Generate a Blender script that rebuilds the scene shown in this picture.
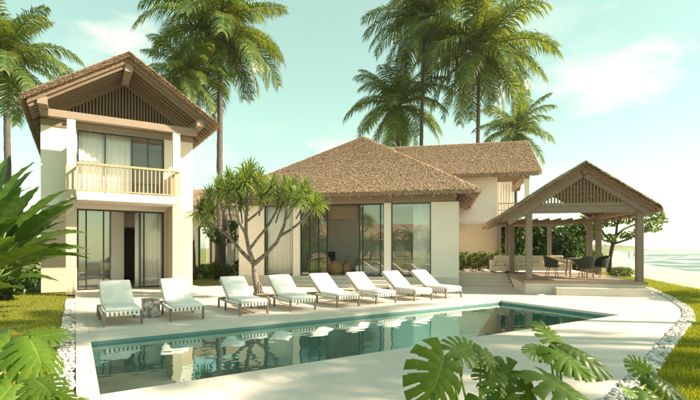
import bpy, bmesh, math, random
import numpy as np
from mathutils import Vector, Matrix
from mathutils.geometry import tessellate_polygon

R = math.radians
for o in list(bpy.data.objects):
    bpy.data.objects.remove(o, do_unlink=True)
S = bpy.context.scene
COL = S.collection

# ------------------------------------------------------------------ camera
F_PX, HOR, CAM_H = 441.0, 248.0, 1.6          # focal length and horizon in photo pixels (700 x 400)
cam_d = bpy.data.cameras.new('camera')
cam_d.sensor_width = 36.0
cam_d.lens = F_PX / 700.0 * 36.0
cam_d.shift_y = (HOR - 200.0) / 700.0
cam_d.clip_start = 0.05
cam_d.clip_end = 30000
cam = bpy.data.objects.new('camera', cam_d)
cam.location = (0, 0, CAM_H)
cam.rotation_euler = (R(90), 0, 0)
COL.objects.link(cam)
S.camera = cam

# ------------------------------------------------------------------ sky + sun
SUN_EL, SUN_AZ = R(36), R(99)                  # azimuth clockwise from +Y
w = bpy.data.worlds.new('World'); S.world = w; w.use_nodes = True
nt = w.node_tree; nt.nodes.clear()
def N(tree, typ, **kw):
    n = tree.nodes.new(typ)
    for k, v in kw.items(): setattr(n, k, v)
    return n
out = N(nt, 'ShaderNodeOutputWorld'); bg = N(nt, 'ShaderNodeBackground')
sky = N(nt, 'ShaderNodeTexSky', sky_type='NISHITA', sun_disc=False)
sky.sun_elevation = SUN_EL; sky.sun_rotation = SUN_AZ
sky.air_density = 1.0; sky.dust_density = 0.35; sky.ozone_density = 1.0; sky.altitude = 0
tint = N(nt, 'ShaderNodeMix', data_type='RGBA', blend_type='MULTIPLY')
tint.inputs[0].default_value = 1.0
tint.inputs[7].default_value = (1.02, 1.13, 0.66, 1)
nt.links.new(sky.outputs[0], tint.inputs[6])
tc = N(nt, 'ShaderNodeTexCoord')
mp = N(nt, 'ShaderNodeMapping'); mp.inputs['Scale'].default_value = (1.0, 1.0, 2.6)
mp.inputs['Location'].default_value = (0.35, 0.1, 0.0)
nt.links.new(tc.outputs['Generated'], mp.inputs[0])
cn = N(nt, 'ShaderNodeTexNoise'); cn.inputs['Scale'].default_value = 3.1; cn.inputs['Detail'].default_value = 7
cn.inputs['Roughness'].default_value = 0.55
nt.links.new(mp.outputs[0], cn.inputs['Vector'])
cr = N(nt, 'ShaderNodeValToRGB')
cr.color_ramp.elements[0].position = 0.53; cr.color_ramp.elements[1].position = 0.74
cr.color_ramp.elements[1].color = (0.35, 0.35, 0.35, 1)
nt.links.new(cn.outputs['Fac'], cr.inputs[0])
cm = N(nt, 'ShaderNodeMix', data_type='RGBA')
cm.inputs[7].default_value = (4.3, 4.3, 3.5, 1)
veil = N(nt, 'ShaderNodeMix', data_type='RGBA'); veil.inputs[0].default_value = 0.40      # thin high veil evens the blue out
veil.inputs[7].default_value = (2.1, 3.0, 2.45, 1)
nt.links.new(tint.outputs[2], veil.inputs[6])
def cloud_bank(d, r0, r1, zs):
    # a bank of cloud around one direction: soft falloff broken up by the same noise
    dv = Vector(d).normalized(); sb = N(nt, 'ShaderNodeVectorMath', operation='SUBTRACT'); sb.inputs[1].default_value = dv
    nt.links.new(tc.outputs['Generated'], sb.inputs[0])
    ml = N(nt, 'ShaderNodeVectorMath', operation='MULTIPLY'); ml.inputs[1].default_value = (1, 1, zs); nt.links.new(sb.outputs[0], ml.inputs[0])
    le = N(nt, 'ShaderNodeVectorMath', operation='LENGTH'); nt.links.new(ml.outputs[0], le.inputs[0])
    mr = N(nt, 'ShaderNodeMapRange'); mr.inputs[1].default_value = r0; mr.inputs[2].default_value = r1; mr.inputs[3].default_value = 0.30; mr.inputs[4].default_value = -0.22
    mr.interpolation_type = 'SMOOTHSTEP'
    nt.links.new(le.outputs['Value'], mr.inputs[0])
    n2 = N(nt, 'ShaderNodeTexNoise'); n2.inputs['Scale'].default_value = 9; n2.inputs['Detail'].default_value = 8; n2.inputs['Roughness'].default_value = 0.6
    nt.links.new(mp.outputs[0], n2.inputs['Vector'])
    ad = N(nt, 'ShaderNodeMath', operation='ADD'); nt.links.new(mr.outputs[0], ad.inputs[0]); nt.links.new(n2.outputs['Fac'], ad.inputs[1])
    rr = N(nt, 'ShaderNodeMapRange'); rr.inputs[1].default_value = 0.50; rr.inputs[2].default_value = 0.86; rr.inputs[4].default_value = 0.85; nt.links.new(ad.outputs[0], rr.inputs[0])
    return rr.outputs[0]
cfac = cr.outputs[0]
for d, r0, r1, zs in (((-0.51, 1, 0.475), 0.0, 0.15, 2.2), ((0.60, 1, 0.385), 0.0, 0.24, 2.2), ((-0.02, 1, 0.235), 0.0, 0.13, 2.5), ((-0.95, 1, 0.2), 0.0, 0.25, 2.5), ((1.3, 1, 0.3), 0.0, 0.3, 2.5)):
    mxn = N(nt, 'ShaderNodeMath', operation='MAXIMUM'); nt.links.new(cfac, mxn.inputs[0]); nt.links.new(cloud_bank(d, r0, r1, zs), mxn.inputs[1]); cfac = mxn.outputs[0]
nt.links.new(cfac, cm.inputs[0]); nt.links.new(veil.outputs[2], cm.inputs[6])
nt.links.new(cm.outputs[2], bg.inputs[0]); bg.inputs[1].default_value = 0.12
nt.links.new(bg.outputs[0], out.inputs[0])

sun_d = bpy.data.lights.new('sun', 'SUN'); sun_d.energy = 5.0; sun_d.angle = R(0.6); sun_d.color = (1.0, 0.84, 0.66)
sun = bpy.data.objects.new('sun', sun_d); COL.objects.link(sun)
to_sun = Vector((math.sin(SUN_AZ) * math.cos(SUN_EL), math.cos(SUN_AZ) * math.cos(SUN_EL), math.sin(SUN_EL)))
sun.rotation_euler = to_sun.to_track_quat('Z', 'Y').to_euler()
sun.location = to_sun * 60

S.view_settings.view_transform = 'Standard'; S.view_settings.look = 'None'
S.view_settings.exposure = 1.36; S.view_settings.gamma = 1.0
S.render.engine = 'CYCLES'
S.cycles.max_bounces = 10; S.cycles.transparent_max_bounces = 24; S.cycles.glossy_bounces = 5
S.cycles.transmission_bounces = 6; S.cycles.sample_clamp_indirect = 6.0

# ------------------------------------------------------------------ materials
MATS = {}
def pr(name):
    m = bpy.data.materials.new(name); m.use_nodes = True
    t = m.node_tree; t.nodes.clear()
    o = N(t, 'ShaderNodeOutputMaterial'); b = N(t, 'ShaderNodeBsdfPrincipled')
    t.links.new(b.outputs[0], o.inputs[0])
    MATS[name] = m
    return m, t, o, b
def ramp(t, fac, stops):
    r = N(t, 'ShaderNodeValToRGB')
    e = r.color_ramp.elements
    while len(e) < len(stops): e.new(0.5)
    for i, (p, c) in enumerate(stops):
        e[i].position = p; e[i].color = (*c, 1)
    t.links.new(fac, r.inputs[0])
    return r
def coords(t, scale=(1, 1, 1)):
    g = N(t, 'ShaderNodeTexCoord'); m = N(t, 'ShaderNodeMapping'); m.inputs['Scale'].default_value = scale
    t.links.new(g.outputs['Object'], m.inputs[0])
    return m.outputs[0]
def noise(t, vec, scale, detail=4, rough=0.55):
    n = N(t, 'ShaderNodeTexNoise'); n.inputs['Scale'].default_value = scale; n.inputs['Detail'].default_value = detail
    n.inputs['Roughness'].default_value = rough
    if vec is not None: t.links.new(vec, n.inputs['Vector'])
    return n.outputs['Fac']
def bump(t, b, h, strength, dist=0.02):
    n = N(t, 'ShaderNodeBump'); n.inputs['Strength'].default_value = strength; n.inputs['Distance'].default_value = dist
    t.links.new(h, n.inputs['Height']); t.links.new(n.outputs[0], b.inputs['Normal'])
    return n
def plain(name, c1, c2=None, rough=0.7, scale=6, stretch=(1, 1, 1), bmp=0.15, bscale=40, spec=0.4, metal=0.0, lo=0.35, hi=0.68):
    m, t, o, b = pr(name)
    v = coords(t, stretch)
    c2 = c2 or tuple(x * 0.82 for x in c1)
    r = ramp(t, noise(t, v, scale, 6), [(lo, c1), (hi, c2)])
    t.links.new(r.outputs[0], b.inputs['Base Color'])
    b.inputs['Roughness'].default_value = rough; b.inputs['Specular IOR Level'].default_value = spec
    b.inputs['Metallic'].default_value = metal
    if bmp: bump(t, b, noise(t, v, bscale, 4), bmp, 0.01)
    return m
def island(name, stops, rough=0.6, transl=0.0, tcol=None, spec=0.3):
    """colour varies from piece to piece of one mesh (leaves, straws, pebbles)"""
    m, t, o, b = pr(name)
    g = N(t, 'ShaderNodeNewGeometry')
    r = ramp(t, g.outputs['Random Per Island'], stops)
    t.links.new(r.outputs[0], b.inputs['Base Color'])
    b.inputs['Roughness'].default_value = rough; b.inputs['Specular IOR Level'].default_value = spec
    if transl:
        tr = N(t, 'ShaderNodeBsdfTranslucent'); mx = N(t, 'ShaderNodeMixShader'); mx.inputs[0].default_value = transl
        mul = N(t, 'ShaderNodeMix', data_type='RGBA', blend_type='MULTIPLY'); mul.inputs[0].default_value = 1
        mul.inputs[7].default_value = (*(tcol or (1.5, 1.5, 0.6)), 1)
        t.links.new(r.outputs[0], mul.inputs[6]); t.links.new(mul.outputs[2], tr.inputs[0])
        t.links.new(b.outputs[0], mx.inputs[1]); t.links.new(tr.outputs[0], mx.inputs[2])
        t.links.new(mx.outputs[0], o.inputs[0])
    return m

plain('white_render', (0.80, 0.75, 0.69), (0.765, 0.715, 0.655), 0.9, 1.3, bmp=0.25, bscale=90)
plain('cream_render', (0.81, 0.75, 0.67), (0.78, 0.72, 0.64), 0.9, 1.3, bmp=0.25, bscale=90)
plain('white_paint', (0.80, 0.77, 0.69), (0.78, 0.75, 0.67), 0.6, 3, bmp=0.05)
plain('interior_wall', (0.72, 0.68, 0.61), (0.69, 0.65, 0.58), 0.9, 2, bmp=0.05)
plain('interior_floor', (0.55, 0.47, 0.37), (0.50, 0.42, 0.33), 0.45, 3, (1, 6, 1), bmp=0.05)
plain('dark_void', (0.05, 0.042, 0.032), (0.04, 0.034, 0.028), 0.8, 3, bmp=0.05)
plain('dark_metal', (0.035, 0.037, 0.038), (0.03, 0.03, 0.03), 0.4, 8, bmp=0.03, metal=0.3)
plain('blue_metal', (0.06, 0.085, 0.095), (0.05, 0.07, 0.08), 0.4, 8, bmp=0.03, metal=0.3)
plain('light_wood', (0.50, 0.36, 0.21), (0.40, 0.28, 0.15), 0.65, 5, (1, 1, 6), bmp=0.15)
plain('beam_wood', (0.34, 0.255, 0.185), (0.25, 0.185, 0.13), 0.75, 7, (1.2, 1.2, 8), bmp=0.25)
plain('dark_wood', (0.23, 0.17, 0.115), (0.15, 0.108, 0.072), 0.8, 7, (1.2, 1.2, 8), bmp=0.25)
plain('grey_wood', (0.235, 0.19, 0.16), (0.175, 0.14, 0.115), 0.8, 6, (3, 3, 3), bmp=0.3)
plain('thatch_under', (0.27, 0.19, 0.125), (0.15, 0.10, 0.064), 0.95, 24, (1, 1, 1), bmp=0.8, bscale=60)
plain('deck_stone', (0.67, 0.58, 0.495), (0.60, 0.515, 0.435), 0.62, 0.9, bmp=0.12, bscale=60, lo=0.3, hi=0.75)
plain('deck_joint', (0.42, 0.37, 0.30), (0.36, 0.32, 0.26), 0.9, 4)
plain('plinth_stone', (0.64, 0.58, 0.51), (0.56, 0.505, 0.44), 0.75, 1.5, bmp=0.15, bscale=50)
plain('soil', (0.18, 0.20, 0.035), (0.13, 0.135, 0.03), 0.95, 5, bmp=0.4)
plain('sand', (0.54, 0.44, 0.32), (0.47, 0.38, 0.275), 0.95, 0.25, bmp=0.4, bscale=3)
plain('fabric', (0.82, 0.765, 0.71), (0.78, 0.725, 0.67), 0.95, 14, bmp=0.3, bscale=160)
plain('cream_fabric', (0.66, 0.58, 0.46), (0.6, 0.52, 0.41), 0.95, 14, bmp=0.3, bscale=120)
plain('frame_bronze', (0.20, 0.17, 0.135), (0.17, 0.14, 0.11), 0.5, 10, bmp=0.04, metal=0.2)
plain('wicker', (0.42, 0.25, 0.12), (0.22, 0.12, 0.055), 0.8, 18, (1, 1, 3), bmp=0.6, bscale=50)
plain('dark_wicker', (0.045, 0.052, 0.042), (0.025, 0.03, 0.025), 0.7, 40, bmp=0.5, bscale=90)
plain('bark_palm', (0.135, 0.115, 0.095), (0.08, 0.066, 0.053), 0.95, 4, (1, 1, 5), bmp=0.6, bscale=14)
plain('bark_pale', (0.25, 0.215, 0.175), (0.095, 0.078, 0.06), 0.9, 7, (1, 1, 2.5), bmp=0.6, bscale=22)
plain('bark_dark', (0.075, 0.055, 0.04), (0.04, 0.03, 0.022), 0.95, 7, (1, 1, 3), bmp=0.5, bscale=22)
plain('stem_green', (0.16, 0.24, 0.05), (0.12, 0.19, 0.04), 0.5, 9, bmp=0.05)
plain('coconut', (0.20, 0.17, 0.05), (0.12, 0.11, 0.035), 0.6, 6, bmp=0.1)
plain('stump_wood', (0.55, 0.42, 0.26), (0.40, 0.28, 0.16), 0.8, 6, (3, 3, 1), bmp=0.3)
plain('skin', (0.45, 0.29, 0.20), (0.42, 0.27, 0.19), 0.6, 9, bmp=0)
plain('cloth_dark', (0.06, 0.05, 0.05), (0.05, 0.04, 0.04), 0.9, 9, bmp=0)
plain('cloth_red', (0.35, 0.12, 0.09), (0.30, 0.1, 0.08), 0.9, 9, bmp=0)
plain('headland_green', (0.10, 0.13, 0.055), (0.17, 0.17, 0.09), 0.95, 0.08, bmp=0)
plain('terracotta', (0.34, 0.27, 0.2), (0.28, 0.21, 0.15), 0.8, 5, bmp=0.1)

def cladding():
    m, t, o, b = pr('cladding')
    v = coords(t)
    br = N(t, 'ShaderNodeTexBrick'); br.offset = 0.5
    br.inputs['Scale'].default_value = 1.0; br.inputs['Brick Width'].default_value = 0.5; br.inputs['Row Height'].default_value = 0.085
    br.inputs['Mortar Size'].default_value = 0.006; br.inputs['Mortar Smooth'].default_value = 0.3
    br.inputs['Color1'].default_value = (0.60, 0.50, 0.375, 1); br.inputs['Color2'].default_value = (0.57, 0.475, 0.355, 1)
    br.inputs['Mortar'].default_value = (0.52, 0.425, 0.31, 1)
    # brick pattern runs on (x + y, z) so that every wall face of the box shows courses
    sx = N(t, 'ShaderNodeSeparateXYZ'); ad = N(t, 'ShaderNodeMath', operation='ADD'); cx = N(t, 'ShaderNodeCombineXYZ')
    t.links.new(v, sx.inputs[0]); t.links.new(sx.outputs[0], ad.inputs[0]); t.links.new(sx.outputs[1], ad.inputs[1])
    t.links.new(ad.outputs[0], cx.inputs[0]); t.links.new(sx.outputs[2], cx.inputs[1])
    t.links.new(cx.outputs[0], br.inputs['Vector'])
    mul = N(t, 'ShaderNodeMix', data_type='RGBA', blend_type='MULTIPLY'); mul.inputs[0].default_value = 1
    rr = ramp(t, noise(t, v, 9, 5), [(0.3, (1.06, 1.05, 1.03)), (0.7, (0.88, 0.87, 0.85))])
    t.links.new(br.outputs['Color'], mul.inputs[6]); t.links.new(rr.outputs[0], mul.inputs[7])
    t.links.new(mul.outputs[2], b.inputs['Base Color'])
    b.inputs['Roughness'].default_value = 0.9
    inv = N(t, 'ShaderNodeMath', operation='SUBTRACT'); inv.inputs[0].default_value = 1
    t.links.new(br.outputs['Fac'], inv.inputs[1]); bump(t, b, inv.outputs[0], 0.35, 0.008)
cladding()
def slab_tone():
    t = MATS['deck_stone'].node_tree; b = next(n for n in t.nodes if n.type == 'BSDF_PRINCIPLED'); src = b.inputs['Base Color'].links[0].from_socket
    oi = N(t, 'ShaderNodeObjectInfo'); mr = N(t, 'ShaderNodeMapRange'); mr.inputs[3].default_value = 0.95; mr.inputs[4].default_value = 1.04
    t.links.new(oi.outputs['Random'], mr.inputs[0])
    st = ramp(t, noise(t, coords(t), 3.2, 8, 0.7), [(0.36, (0.90, 0.89, 0.87)), (0.47, (1, 1, 1))])
    m1 = N(t, 'ShaderNodeMix', data_type='RGBA', blend_type='MULTIPLY'); m1.inputs[0].default_value = 0.8
    t.links.new(src, m1.inputs[6]); t.links.new(st.outputs[0], m1.inputs[7])
    hs = N(t, 'ShaderNodeHueSaturation'); t.links.new(mr.outputs[0], hs.inputs['Value']); t.links.new(m1.outputs[2], hs.inputs['Color'])
    t.links.new(hs.outputs[0], b.inputs['Base Color'])
slab_tone()

def thatch():
    m, t, o, b = pr('thatch')
    v = coords(t)
    r = ramp(t, noise(t, v, 34, 6, 0.7), [(0.32, (0.24, 0.155, 0.095)), (0.5, (0.42, 0.29, 0.185)), (0.66, (0.58, 0.43, 0.29))])
    t.links.new(r.outputs[0], b.inputs['Base Color']); b.inputs['Roughness'].default_value = 0.95
    b.inputs['Specular IOR Level'].default_value = 0.1
    bump(t, b, noise(t, v, 60, 5, 0.7), 1.0, 0.04)
thatch()
def thatch_patches():
    t = MATS['thatch'].node_tree; b = next(n for n in t.nodes if n.type == 'BSDF_PRINCIPLED'); src = b.inputs['Base Color'].links[0].from_socket
    st = ramp(t, noise(t, coords(t, (1, 1, 0.5)), 0.9, 4), [(0.35, (0.80, 0.78, 0.76)), (0.6, (1.05, 1.05, 1.04))])
    m1 = N(t, 'ShaderNodeMix', data_type='RGBA', blend_type='MULTIPLY'); m1.inputs[0].default_value = 1
    t.links.new(src, m1.inputs[6]); t.links.new(st.outputs[0], m1.inputs[7]); t.links.new(m1.outputs[2], b.inputs['Base Color'])
thatch_patches()
island('thatch_straw', [(0.0, (0.27, 0.185, 0.115)), (0.3, (0.43, 0.31, 0.205)), (0.65, (0.55, 0.41, 0.28)), (1.0, (0.70, 0.55, 0.395))], 0.9, spec=0.1)
island('palm_leaf', [(0.0, (0.045, 0.10, 0.028)), (0.4, (0.085, 0.15, 0.034)), (0.8, (0.17, 0.22, 0.042)), (1.0, (0.30, 0.29, 0.08))], 0.38, 0.36, (2.1, 1.6, 0.4), 0.5)  # yellow stops imitate sunlit fronds, put into the colour at random per leaflet
island('sword_leaf', [(0.0, (0.075, 0.145, 0.035)), (0.6, (0.15, 0.225, 0.05)), (1.0, (0.30, 0.33, 0.09))], 0.42, 0.3, (1.8, 1.6, 0.45), 0.5)
island('hedge_leaf', [(0.0, (0.028, 0.065, 0.018)), (0.6, (0.055, 0.11, 0.028)), (1.0, (0.12, 0.175, 0.04))], 0.45, 0.25, (1.7, 1.6, 0.45), 0.5)
island('bright_leaf', [(0.0, (0.05, 0.10, 0.02)), (0.6, (0.10, 0.155, 0.03)), (1.0, (0.19, 0.23, 0.045))], 0.45, 0.35, (1.7, 1.5, 0.45), 0.5)
island('grass_blade', [(0.0, (0.15, 0.20, 0.018)), (0.6, (0.26, 0.29, 0.026)), (1.0, (0.40, 0.37, 0.055))], 0.6, 0.45, (1.5, 1.4, 0.5), 0.3)
island('pebble', [(0.0, (0.28, 0.26, 0.23)), (0.4, (0.52, 0.49, 0.44)), (1.0, (0.72, 0.69, 0.62))], 0.7)

def leafmat(name, c1, c2, vein, rough=0.3, tr=0.35, tcol=(1.9, 1.9, 0.5)):
    m, t, o, b = pr(name)
    v = coords(t)
    oi = N(t, 'ShaderNodeObjectInfo')
    uv = N(t, 'ShaderNodeUVMap')
    sx = N(t, 'ShaderNodeSeparateXYZ'); t.links.new(uv.outputs[0], sx.inputs[0])
    r = ramp(t, noise(t, v, 5, 4), [(0.3, c1), (0.7, c2)])
    # side veins: stripes along the blade, and a pale midrib
    wv = N(t, 'ShaderNodeMath', operation='MULTIPLY'); wv.inputs[1].default_value = 30
    fr = N(t, 'ShaderNodeMath', operation='PINGPONG'); fr.inputs[1].default_value = 1
    t.links.new(sx.outputs[0], wv.inputs[0]); t.links.new(wv.outputs[0], fr.inputs[0])
    vr = ramp(t, fr.outputs[0], [(0.0, (1, 1, 1)), (0.12, (0, 0, 0))])
    mr = ramp(t, sx.outputs[1], [(0.0, (1, 1, 1)), (0.05, (0, 0, 0))])
    mxx = N(t, 'ShaderNodeMath', operation='MAXIMUM')
    sc = N(t, 'ShaderNodeMath', operation='MULTIPLY'); sc.inputs[1].default_value = 0.35
    t.links.new(vr.outputs[0], sc.inputs[0]); t.links.new(sc.outputs[0], mxx.inputs[0]); t.links.new(mr.outputs[0], mxx.inputs[1])
    cmx = N(t, 'ShaderNodeMix', data_type='RGBA'); cmx.inputs[7].default_value = (*vein, 1)
    t.links.new(mxx.outputs[0], cmx.inputs[0]); t.links.new(r.outputs[0], cmx.inputs[6])
    hs = N(t, 'ShaderNodeHueSaturation')
    vv = N(t, 'ShaderNodeMapRange'); vv.inputs[3].default_value = 0.72; vv.inputs[4].default_value = 1.35
    t.links.new(oi.outputs['Random'], vv.inputs[0]); t.links.new(vv.outputs[0], hs.inputs['Value'])
    t.links.new(cmx.outputs[2], hs.inputs['Color'])
    t.links.new(hs.outputs[0], b.inputs['Base Color']); b.inputs['Roughness'].default_value = rough
    b.inputs['Specular IOR Level'].default_value = 0.3
    bump(t, b, fr.outputs[0], 0.25, 0.006)
    trn = N(t, 'ShaderNodeBsdfTranslucent'); mul = N(t, 'ShaderNodeMix', data_type='RGBA', blend_type='MULTIPLY')
    mul.inputs[0].default_value = 1; mul.inputs[7].default_value = (*tcol, 1)
    t.links.new(hs.outputs[0], mul.inputs[6]); t.links.new(mul.outputs[2], trn.inputs[0])
    mx = N(t, 'ShaderNodeMixShader'); mx.inputs[0].default_value = tr
    t.links.new(b.outputs[0], mx.inputs[1]); t.links.new(trn.outputs[0], mx.inputs[2]); t.links.new(mx.outputs[0], o.inputs[0])
leafmat('monstera_leaf', (0.06, 0.125, 0.012), (0.095, 0.165, 0.016), (0.17, 0.23, 0.05), 0.4, 0.42, (2.1, 1.7, 0.35))
leafmat('broad_leaf', (0.040, 0.092, 0.016), (0.065, 0.125, 0.02), (0.12, 0.165, 0.045), 0.38, 0.36, (2.0, 1.7, 0.4))

def schlick(t, f0, normal=None):
    g = N(t, 'ShaderNodeNewGeometry'); d = N(t, 'ShaderNodeVectorMath', operation='DOT_PRODUCT')
    t.links.new(g.outputs['Incoming'], d.inputs[0]); t.links.new(normal or g.outputs['Normal'], d.inputs[1])
    a = N(t, 'ShaderNodeMath', operation='ABSOLUTE'); t.links.new(d.outputs['Value'], a.inputs[0])
    i = N(t, 'ShaderNodeMath', operation='SUBTRACT', use_clamp=True); i.inputs[0].default_value = 1; t.links.new(a.outputs[0], i.inputs[1])
    p = N(t, 'ShaderNodeMath', operation='POWER'); p.inputs[1].default_value = 5; t.links.new(i.outputs[0], p.inputs[0])
    m = N(t, 'ShaderNodeMath', operation='MULTIPLY_ADD', use_clamp=True); m.inputs[1].default_value = 1 - f0; m.inputs[2].default_value = f0
    t.links.new(p.outputs[0], m.inputs[0])
    return m.outputs[0]
def glassmat(name, base, tintc, rough=0.0):
    m, t, o, b = pr(name)
    t.nodes.remove(b)
    fac = schlick(t, 0.04 + base)
    tr = N(t, 'ShaderNodeBsdfTransparent'); tr.inputs[0].default_value = (*tintc, 1)
    gl = N(t, 'ShaderNodeBsdfGlossy'); gl.inputs['Roughness'].default_value = rough; gl.inputs[0].default_value = (0.95, 0.97, 0.97, 1)
    v = coords(t)
    nb = N(t, 'ShaderNodeBump'); nb.inputs['Strength'].default_value = 0.02; nb.inputs['Distance'].default_value = 0.05
    t.links.new(noise(t, v, 1.2, 2), nb.inputs['Height']); t.links.new(nb.outputs[0], gl.inputs['Normal'])
    mx = N(t, 'ShaderNodeMixShader')
    t.links.new(fac, mx.inputs[0]); t.links.new(tr.outputs[0], mx.inputs[1]); t.links.new(gl.outputs[0], mx.inputs[2])
    t.links.new(mx.outputs[0], o.inputs[0])
glassmat('window_glass', 0.08, (0.97, 0.985, 0.98))
glassmat('clear_glass', 0.0, (0.985, 0.99, 0.985))

def curtainmat():
    m, t, o, b = pr('curtain')
    b.inputs['Base Color'].default_value = (0.88, 0.85, 0.80, 1); b.inputs['Roughness'].default_value = 0.95
    v = coords(t); bump(t, b, noise(t, v, 200, 2), 0.2, 0.002)
    tr = N(t, 'ShaderNodeBsdfTranslucent'); tr.inputs[0].default_value = (0.8, 0.76, 0.68, 1)
    mx = N(t, 'ShaderNodeMixShader'); mx.inputs[0].default_value = 0.15
    t.links.new(b.outputs[0], mx.inputs[1]); t.links.new(tr.outputs[0], mx.inputs[2]); t.links.new(mx.outputs[0], o.inputs[0])
curtainmat()

def poolmats():
    m, t, o, b = pr('pool_tile')
    v = coords(t)
    br = N(t, 'ShaderNodeTexBrick'); br.offset = 0
    br.inputs['Scale'].default_value = 1; br.inputs['Brick Width'].default_value = 0.1; br.inputs['Row Height'].default_value = 0.1
    br.inputs['Mortar Size'].default_value = 0.004
    br.inputs['Color1'].default_value = (0.085, 0.19, 0.195, 1); br.inputs['Color2'].default_value = (0.065, 0.155, 0.165, 1)
    br.inputs['Mortar'].default_value = (0.12, 0.21, 0.21, 1)
    t.links.new(v, br.inputs['Vector']); t.links.new(br.outputs['Color'], b.inputs['Base Color'])
    b.inputs['Roughness'].default_value = 0.35
    m, t, o, b = pr('pool_floor')
    v = coords(t)
    r = ramp(t, noise(t, v, 2, 4), [(0.3, (0.56, 0.68, 0.58)), (0.7, (0.50, 0.63, 0.53))])
    t.links.new(r.outputs[0], b.inputs['Base Color']); b.inputs['Roughness'].default_value = 0.6
    m, t, o, b = pr('pool_water')
    t.nodes.remove(b)
    v = coords(t, (1, 1, 1))
    nb = N(t, 'ShaderNodeBump'); nb.inputs['Strength'].default_value = 0.045; nb.inputs['Distance'].default_value = 0.1
    t.links.new(noise(t, v, 2.6, 2, 0.4), nb.inputs['Height'])
    fac = schlick(t, 0.19, nb.outputs[0])
    tr = N(t, 'ShaderNodeBsdfTransparent'); tr.inputs[0].default_value = (0.72, 0.93, 0.87, 1)
    gl = N(t, 'ShaderNodeBsdfGlossy'); gl.inputs['Roughness'].default_value = 0.0; gl.inputs[0].default_value = (0.82, 0.98, 0.94, 1)
    t.links.new(nb.outputs[0], gl.inputs['Normal'])
    mx = N(t, 'ShaderNodeMixShader')
    t.links.new(fac, mx.inputs[0]); t.links.new(tr.outputs[0], mx.inputs[1]); t.links.new(gl.outputs[0], mx.inputs[2])
    t.links.new(mx.outputs[0], o.inputs[0])
poolmats()

def seamat():
    m, t, o, b = pr('sea_water')
    v = coords(t, (1, 1, 1))
    # surf: broken white bands that run along the shore, more of them close in
    v2 = coords(t, (0.030, 0.085, 1))
    rot = v2.node; rot.inputs['Rotation'].default_value = (0, 0, R(-58))
    n1 = noise(t, v2, 1.0, 7, 0.62)
    r = ramp(t, n1, [(0.45, (0.05, 0.085, 0.065)), (0.50, (0.11, 0.15, 0.12)), (0.55, (0.62, 0.60, 0.54))])
    t.links.new(r.outputs[0], b.inputs['Base Color']); b.inputs['Roughness'].default_value = 0.28
    bump(t, b, noise(t, v, 0.8, 6, 0.65), 0.6, 0.6)
seamat()

def marble():
    m, t, o, b = pr('marble')
    v = coords(t)
    r = ramp(t, noise(t, v, 6, 9, 0.7), [(0.40, (0.05, 0.048, 0.045)), (0.50, (0.20, 0.19, 0.175)), (0.62, (0.48, 0.45, 0.41))])
    t.links.new(r.outputs[0], b.inputs['Base Color']); b.inputs['Roughness'].default_value = 0.35
marble()

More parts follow.
